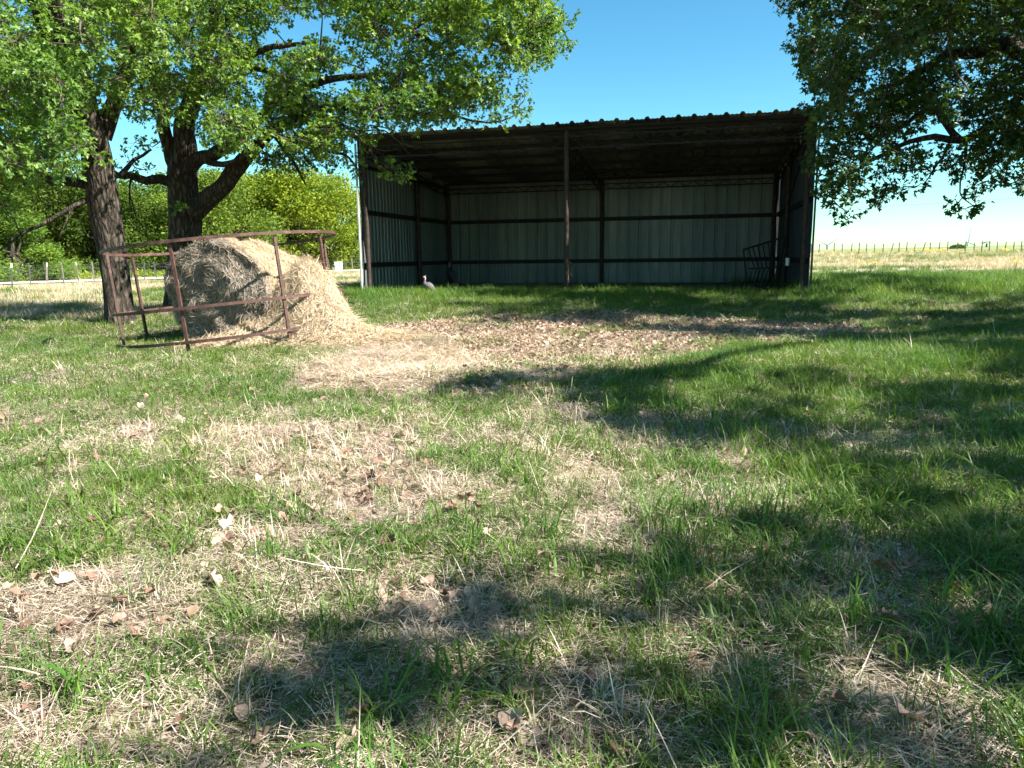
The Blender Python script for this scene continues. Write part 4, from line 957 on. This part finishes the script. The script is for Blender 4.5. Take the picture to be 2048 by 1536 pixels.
tag(link('hay_bale', me), 'large round hay bale, grey weathered end facing the yard, inside the tipped feeder ring', 'hay bale')

# slumped loose hay on the right of the bale
def pile_h(x, y):
    q = np.stack([x, y], -1)
    def bl(cx, cy, rx, ry, rot, h, p=1.0):
        c, s = math.cos(rot), math.sin(rot); dx, dy = x-cx, y-cy; u = (dx*c+dy*s)/rx; v = (-dx*s+dy*c)/ry
        return h*np.exp(-(u*u+v*v)**p)
    h = bl(-2.6, 9.4, .48, .6, .3, .58, 1.5)+bl(-2.4, 8.98, .5, .38, -.7, .38, 1.1)+bl(-2.05, 8.75, .62, .42, -.35, .13)+bl(-3.05, 8.86, .5, .24, .2, .2, 1.3)+bl(-3.6, 8.72, .6, .2, 0, .09)+bl(-1.35, 8.6, .8, .5, -.2, .035)
    n = .12*(vn(x, y, .2, 81)-.5)+.06*(vn(x, y, .09, 82)-.5); return h+n*np.clip(h*3, 0, 1)-.012
px_, py_ = np.meshgrid(np.linspace(-4.4, -.4, 130), np.linspace(7.7, 10.6, 96)); hh = pile_h(px_, py_)
V = np.stack([px_, py_, zt(px_, py_)+hh], -1).reshape(-1, 3); ix = np.arange(130*96).reshape(96, 130)
F = np.stack([ix[:-1, :-1], ix[:-1, 1:], ix[1:, 1:], ix[1:, :-1]], -1).reshape(-1, 4); F = F[hh.ravel()[F].max(1) > .03]
P, Nn, kk = dense(V, F, 60000)
slope = Nn.copy(); slope[:, 2] = 0; dn = -UP[None]+Nn*Nn[:, 2:3]; dn = dn/(np.linalg.norm(dn, axis=1)[:, None]+1e-6)
gx_ = rng.normal(-1.75, .85, 26000); gy_ = rng.normal(8.35, .5, 26000); k_ = (gx_ > -3.9) & (gy_ > 7.2) & ((gx_ > -2.5) | (gy_ > 8.45))   # straw strewn thinly around the pile
gx_, gy_ = gx_[k_], gy_[k_]; P = np.concatenate([P, np.stack([gx_, gy_, zt(gx_, gy_)+np.maximum(pile_h(gx_, gy_), 0)+.008], 1)])
Nn = np.concatenate([Nn, np.tile([0, 0, 1.], (len(gx_), 1))]); dv = rng.normal(0, 1, (len(gx_), 3)); dv[:, 2] = 0; dn = np.concatenate([dn, dv])
hp = pile_h(P[:, 0], P[:, 1]); hp[-len(gx_):] = .045; sel = (rng.random(len(P)) < .25+np.clip(hp*4, 0, 1))
f1 = fibres(P[sel], Nn[sel], 30000, .08, .26, .0026, .35, dn[sel])
VV = np.concatenate([V, f1[0]]); Q4 = np.concatenate([F, f1[1]+len(V)]); mi2 = np.concatenate([np.zeros(len(F)), np.ones(len(f1[1])), np.ones(len(f1[2]))])
me = raw_mesh('loose_hay', VV, [Q4, f1[2]+len(V)], [M_CORE, M_HAY], False, np.concatenate([np.full(len(V), .4), f1[3]]), mi2)
tag(link('loose_hay', me), 'loose golden hay slumped off the bale and spilling right onto the ground', 'loose hay', kind='stuff')

# ------------------------------------------------------------------ guinea fowl
def guinea(loc, rz, fm, label, s=1.0):
    r0 = empty('guinea_fowl', loc, rz); r0.scale = (s, s, s); r0.rotation_euler = (0, -.38, rz)
    b = MB()   # faces +x; tail -> body -> neck -> head as one surface
    P = [(-.25, 0, .2), (-.22, 0, .22), (-.15, 0, .255), (-.07, 0, .285), (.01, 0, .3), (.08, 0, .31), (.125, 0, .34), (.145, 0, .39), (.15, 0, .44), (.155, 0, .475), (.175, 0, .497), (.2, 0, .5), (.213, 0, .496)]
    rr = [.012, .04, .085, .115, .12, .095, .06, .032, .022, .022, .028, .02, .006]
    b.tube(P, rr, 14); body = b.build('body', fm, r0, True)
    b = MB(); b.tube([(.15, 0, .435), (.156, 0, .47), (.176, 0, .494), (.205, 0, .499), (.218, 0, .495)], [.024, .025, .031, .023, .008], 10); b.build('bare_head', M_SKIN, r0, True)
    b = MB(); b.tube([(.218, 0, .497), (.232, 0, .492), (.243, 0, .482)], [.011, .008, .001], 8); b.build('beak', M_RED, r0, True)
    b = MB(); b.tube([(.178, 0, .52), (.172, 0, .54), (.16, 0, .552)], [.013, .009, .002], 8); b.build('casque', M_SKIN, r0, True)
    for sy in (-1, 1):
        b = MB(); b.tube([(.21, .014*sy, .485), (.212, .02*sy, .468), (.206, .02*sy, .455)], [.006, .011, .003], 7); b.build('wattle', M_RED, r0, True)
        b = MB(); b.tube([(.0, .05*sy, .2), (.01, .05*sy, .1), (-.01, .05*sy, .01)], [.028, .011, .009], 7)
        for an in (-.5, 0, .5): b.tube([(-.01, .05*sy, .01), (.06*math.cos(an), .05*sy+.06*math.sin(an), .004)], [.008, .003], 5)
        b.build('leg', M_STEEL, r0, True)
    return tag(r0, label, 'guinea fowl', 'guinea fowl by the shed')
p = at(849, 575, 15.9); guinea((p[0], p[1], zt1(p[0], p[1])-.02), R(170), M_FEATHER, 'pale guinea fowl standing in the sunlit grass at the mouth of the shed', .76)
p = sw(.45, D_-1.3, 0); guinea((p[0], p[1], .22), R(120), M_DFEATHER, 'dark guinea fowl in deep shade at the back left shed corner', 1.1)

# ------------------------------------------------------------------ fences
def post_mesh(h, w, m, nm='fence_post', cap=None):
    b = MB(); b.box((0, 0, h/2-.1), (w, w*.5, h+.2)); b.box((0, w*.4, h/2-.1), (w*.25, w*.6, h+.2)); return b.build(nm, [m], mesh_only=True)
fp = post_mesh(.98, .05, M_TPOST); cap = MB(); cap.box((0, .01, .9), (.056, .05, .17)); capm = cap.build('white_tip', M_WHITE, mesh_only=True)
fpw = post_mesh(1.0, .06, M_WOODPOST)
# left fence: near side of the road
LFP = [(-70, 29), (-25, 29.6), (20, 30.3), (58, 31.3), (90, 32.2), (125, 32.8), (155, 33.8), (186, 34.6), (218, 36), (262, 37.6), (287, 39), (312, 40.5), (340, 42.5), (380, 45), (420, 48), (460, 50), (500, 52), (540, 54), (580, 56), (620, 58), (660, 59), (690, 60.5), (705, 61), (722, 62), (750, 63)]
pts = []
for i, (px, D) in enumerate(LFP):
    p = at(px, 540, D); z = zt1(p[0], p[1]); light = i in (4, 5, 6, 7, 22)
    o = link('fence_post', fpw if light else fp, None, (p[0], p[1], z)); o.rotation_euler = (rng.normal(0, .03), rng.normal(0, .04), rng.uniform(0, .5))
    seen = 'pale weathered steel' if light else 'thin dark steel'
    if i in (2, 4, 6): link('white_tip', capm, o)
    tag(o, '%s post of the wire fence along the gravel road, number %d from the left edge' % (seen, i+1) if False else '%s post in the wire fence along the gravel road' % seen, 'fence post', 'posts of the roadside fence' if not light else 'pale posts of the roadside fence')
    pts.append((p[0], p[1], z))
wb = MB()
for h in (.3, .5, .68, .88):
    for a, b_ in zip(pts[:-1], pts[1:]): wb.bar((a[0], a[1], a[2]+h), (b_[0], b_[1], b_[2]+h), .006)
# woven lower netting
for a, b_ in zip(pts[:12], pts[1:13]):
    a = AR(a); b_ = AR(b_)
    for f in np.arange(0, 1, .12): q = a*(1-f)+b_*f; wb.bar(q+(0, 0, .02), q+(0, 0, .88), .004)
o = wb.build('fence_wire', M_WIRE); tag(o, 'thin wires strung along the roadside fence on the left', 'fence wire')
# right fence across the pasture
fr = post_mesh(1.3, .11, M_TPOST); pts = []
RFP = [1600, 1622, 1638, 1668, 1685, 1703, 1718, 1733, 1749, 1766, 1782, 1798, 1813, 1829, 1845, 1860, 1878, 1895, 1914, 1930, 1948, 1963, 1979, 1994, 2010, 2027, 2043, 2060, 2080, 2100, 2120]
for i, px in enumerate(RFP):
    D = 98+rng.uniform(-1.5, 1.5) if i % 5 == 3 else 96-(px-1600)*.012; p = at(px, 500, D); z = zt1(p[0], p[1])
    o = link('fence_post', fr, None, (p[0], p[1], z)); o.rotation_euler = (0, rng.normal(0, .03)+(.18 if i in (10, 14) else 0), 0); o.scale = (1, 1, rng.uniform(.92, 1.12))
    lean = 'leaning ' if i in (10, 14) else ''
    tag(o, lean+'thin dark post of the far pasture fence on the right skyline', 'fence post', ('leaning ' if lean else '')+'posts of the far pasture fence'); pts.append((p[0], p[1], z))
wb = MB()
for h in (.35, .65, .95, 1.2):
    for a, b_ in zip(pts[:-1], pts[1:]): wb.bar((a[0], a[1], a[2]+h), (b_[0], b_[1], b_[2]+h), .012)
o = wb.build('fence_wire', M_WIRE); tag(o, 'faint wires of the far pasture fence on the right', 'fence wire')

# ------------------------------------------------------------------ wind turbines, wire, small far things
def turbine(px, hub_y, D, angs, bl, label):
    h = at(px, hub_y, D); z0 = 1.5; root = empty('wind_turbine', (h[0], h[1], z0)); tag(root, label, 'wind turbine', 'wind turbines on the skyline')
    H = h[2]-z0; b = MB(); b.tube([(0, 0, -60), (0, 0, H*.5), (0, 0, H)], [3.2, 2.6, 2.0], 12); b.build('tower', M_WHITEFAR, root, True)
    b = MB(); b.box((0, 1, H), (4, 9, 4)); b.tube([(0, -3.5, H), (0, -5.5, H), (0, -7, H)], [2, 1.7, .3], 10); b.build('nacelle', M_WHITEFAR, root)
    for a in angs:
        a = R(a); d = AR([math.sin(a), 0, math.cos(a)]); s_ = AR([math.cos(a), 0, -math.sin(a)]); c = AR([0, -5.5, H]); V = []
        for f, w in ((0, 1.4), (.12, 2.5), (.3, 2.1), (.6, 1.4), (1, .5)):
            q = c+d*bl*f
            for dx, dy in ((-w, 0), (0, -.5), (w, 0), (0, .5)): V.append(q+s_*dx+AR([0, dy, 0]))
        F = [(i*4+k, i*4+(k+1) % 4, i*4+4+(k+1) % 4, i*4+4+k) for i in range(4) for k in range(4)]+[(16, 17, 18, 19)]
        b = MB(); b.add(V, F); b.build('blade', M_WHITEFAR, root)
turbine(1654, 490, 2700, (58, -66, 178), 50, 'pale wind turbine nearest the shed, two blades spread in a shallow V')
turbine(1935, 485, 2700, (4, 112, -122), 52, 'pale wind turbine further right with one blade pointing straight up')
q = MB(); p0 = at(2300, 372, 70); p1 = at(1500, 420, 95); t_ = np.linspace(0, 1, 30)[:, None]; P = AR(p0)*(1-t_)+AR(p1)*t_; P[:, 2] -= (4*t_*(1-t_))[:, 0]*.5
q.tube(P, .012, 5); o = q.build('overhead_wire', M_WIRE); tag(o, 'faint overhead wire crossing the sky below the right oak', 'wire')
# distant low bush and a small dark windpump-like trough on the ridge
p = at(1915, 492, 230); n = 1400; v = rng.normal(0, 1, (n, 3)); v /= np.linalg.norm(v, axis=1)[:, None]; v[:, 2] = np.abs(v[:, 2])
o = link('distant_bush', leaves_mesh('distant_bush', v*AR([2.6, 1.5, 1.2])*rng.uniform(.5, 1, (n, 1)), v, 1, .4, M_LEAF_BG, simple=True), None, (p[0], p[1], zt1(p[0], p[1])+.1)); o.color = (.6, .7, .7, 1)
tag(o, 'low round bush on the far ridge beside the right wind turbine', 'bush')
p = at(1973, 492, 220); q = MB(); q.box((0, 0, .5), (.35, .35, 1.0)); q.add([(-1.5, -.8, 1.0), (1.5, -.8, 1.0), (1.5, .8, 1.0), (-1.5, .8, 1.0), (0, -.3, 1.7), (0, .3, 1.7)], [(0, 1, 2, 3), (0, 1, 4), (2, 3, 5), (1, 2, 5, 4), (3, 0, 4, 5)])
o = q.build('feed_shelter', M_DARK, None, loc=(p[0], p[1], zt1(p[0], p[1])+.4)); tag(o, 'tiny dark pitched feeder on a post on the far ridge', 'feeder')
# white utility box by the road left of the shed
p = at(677, 533, 57); root = empty('utility_box', (p[0], p[1], zt1(p[0], p[1]))); tag(root, 'small white utility box standing by the gravel road', 'utility box')
q = MB(); q.box((0, 0, .36), (.5, .4, .72)); q.box((0, 0, .74), (.54, .44, .05)); q.build('cabinet', M_WHITE, root)
q = MB(); q.box((-.06, -.215, .42), (.24, .02, .36)); q.build('door', mat('grey_panel', lambda t, N, L, o: bsdf(t, o, (.35, .4, .46), .5)), root)
q = MB(); q.tube([(-.4, 0, 0), (-.4, 0, .35)], .06, 8); q.build('pipe', M_WHITE, root)

# yellow wildflower plants in the right pasture
for px, py, D, h, lab in ((1742, 532, 26, .42, 'yellow flowering weed standing in the pasture right of the shed'), (1922, 512, 42, .6, 'small yellow flowering weed near the middle of the right pasture'), (2030, 540, 23, .5, 'yellow flowering weed closest to the right edge')):
    p = at(px, py, D); z = zt1(p[0], p[1]); root = empty('wildflower', (p[0], p[1], z)); tag(root, lab, 'wildflower', 'yellow wildflowers in the pasture')
    st = MB()
    for k in range(7):
        a = rng.uniform(0, 6.28); r_ = rng.uniform(.05, .2); tp = AR([r_*math.cos(a), r_*math.sin(a), h*rng.uniform(.8, 1.1)]); st.tube([(0, 0, 0), tp*AR([.4, .4, .55]), tp], [.007, .005, .003], 5)
        fl = MB(); rg = 9; vv = [tp+AR([0, 0, .0])]; s_ = rng.uniform(.035, .055)
        for m_ in range(rg): aa = m_*6.283/rg; vv.append(tp+AR([math.cos(aa)*s_, math.sin(aa)*s_, rng.uniform(-.01, .04)]))
        fl.add(vv, [(0, 1+m_, 1+(m_+1) % rg) for m_ in range(rg)])
        fl.build('flower_head', M_YELLOW, root)
    st.build('stem', M_GREEN, root)
# drifts of tiny yellow flowers by the far fence
fm = MB()
for k in range(24):
    c = rng.normal(0, .07, 3); c[2] = abs(c[2])+.25; fm.add([c+AR(q_)*.04 for q_ in ((-1, -1, .2), (1, -1, 0), (1, 1, .6), (-1, 1, 0))], [(0, 1, 2, 3)])
fmesh = fm.build('flower_patch', M_YELLOW, mesh_only=True)
x = rng.uniform(36, 75, 500); y = rng.uniform(76, 97, 500); k = vn(x, y*1.5, 4, 91) > .8; x, y = x[k], y[k]
scatter('wildflower_drifts', [fmesh], *pick(x, y, None, 0, 1, smin=.7, smax=1.4), 'drifts of small yellow wildflowers before the far fence', 'wildflowers')

# dead forked stick in the grass, and a dead weed sprig
g0 = ground_at(1905, 812); q = MB(); d = g0[1]
a = at(1905, 812, d); b1 = at(1903, 790, d); c1 = at(1914, 766, d+.02); c2 = at(1900, 778, d)
q.tube([a-AR([0, 0, .03]), b1, c1], [.006, .005, .002], 6); q.tube([b1, c2], [.004, .002], 5); q.tube([(b1+c1)/2, (b1+c1)/2+AR([-.015, 0, .05])], [.003, .0015], 5)
o = q.build('dead_stick', M_DEADTWIG); tag(o, 'bare forked dead stick poking out of the grass on the right', 'stick')
for i, (px, py, hpx, ln, lab) in enumerate(((1140, 800, 48, .1, 'bare pale stalk standing in the grass at the leaf patch edge, tallest of its cluster'), (1110, 800, 36, -.2, 'short bare pale stalk leaning left at the leaf patch edge'), (1060, 795, 30, -.4, 'bare pale stalk leaning far left, left of its cluster'), (1152, 815, 30, .35, 'bare pale stalk leaning right beside the tallest one'))):
    g0 = ground_at(px, py); d = g0[1]; hgt = hpx/F_PX*d; q = MB(); q.tube([g0-AR([0, 0, .02]), g0+AR([ln*hgt*.5, 0, hgt*.5]), g0+AR([ln*hgt, 0, hgt])], [.004, .003, .0015], 6)
    o = q.build('dry_stalk', M_DEADTWIG, smooth=True); tag(o, lab, 'stalk', 'bare stalks at the edge of the leaf patch')
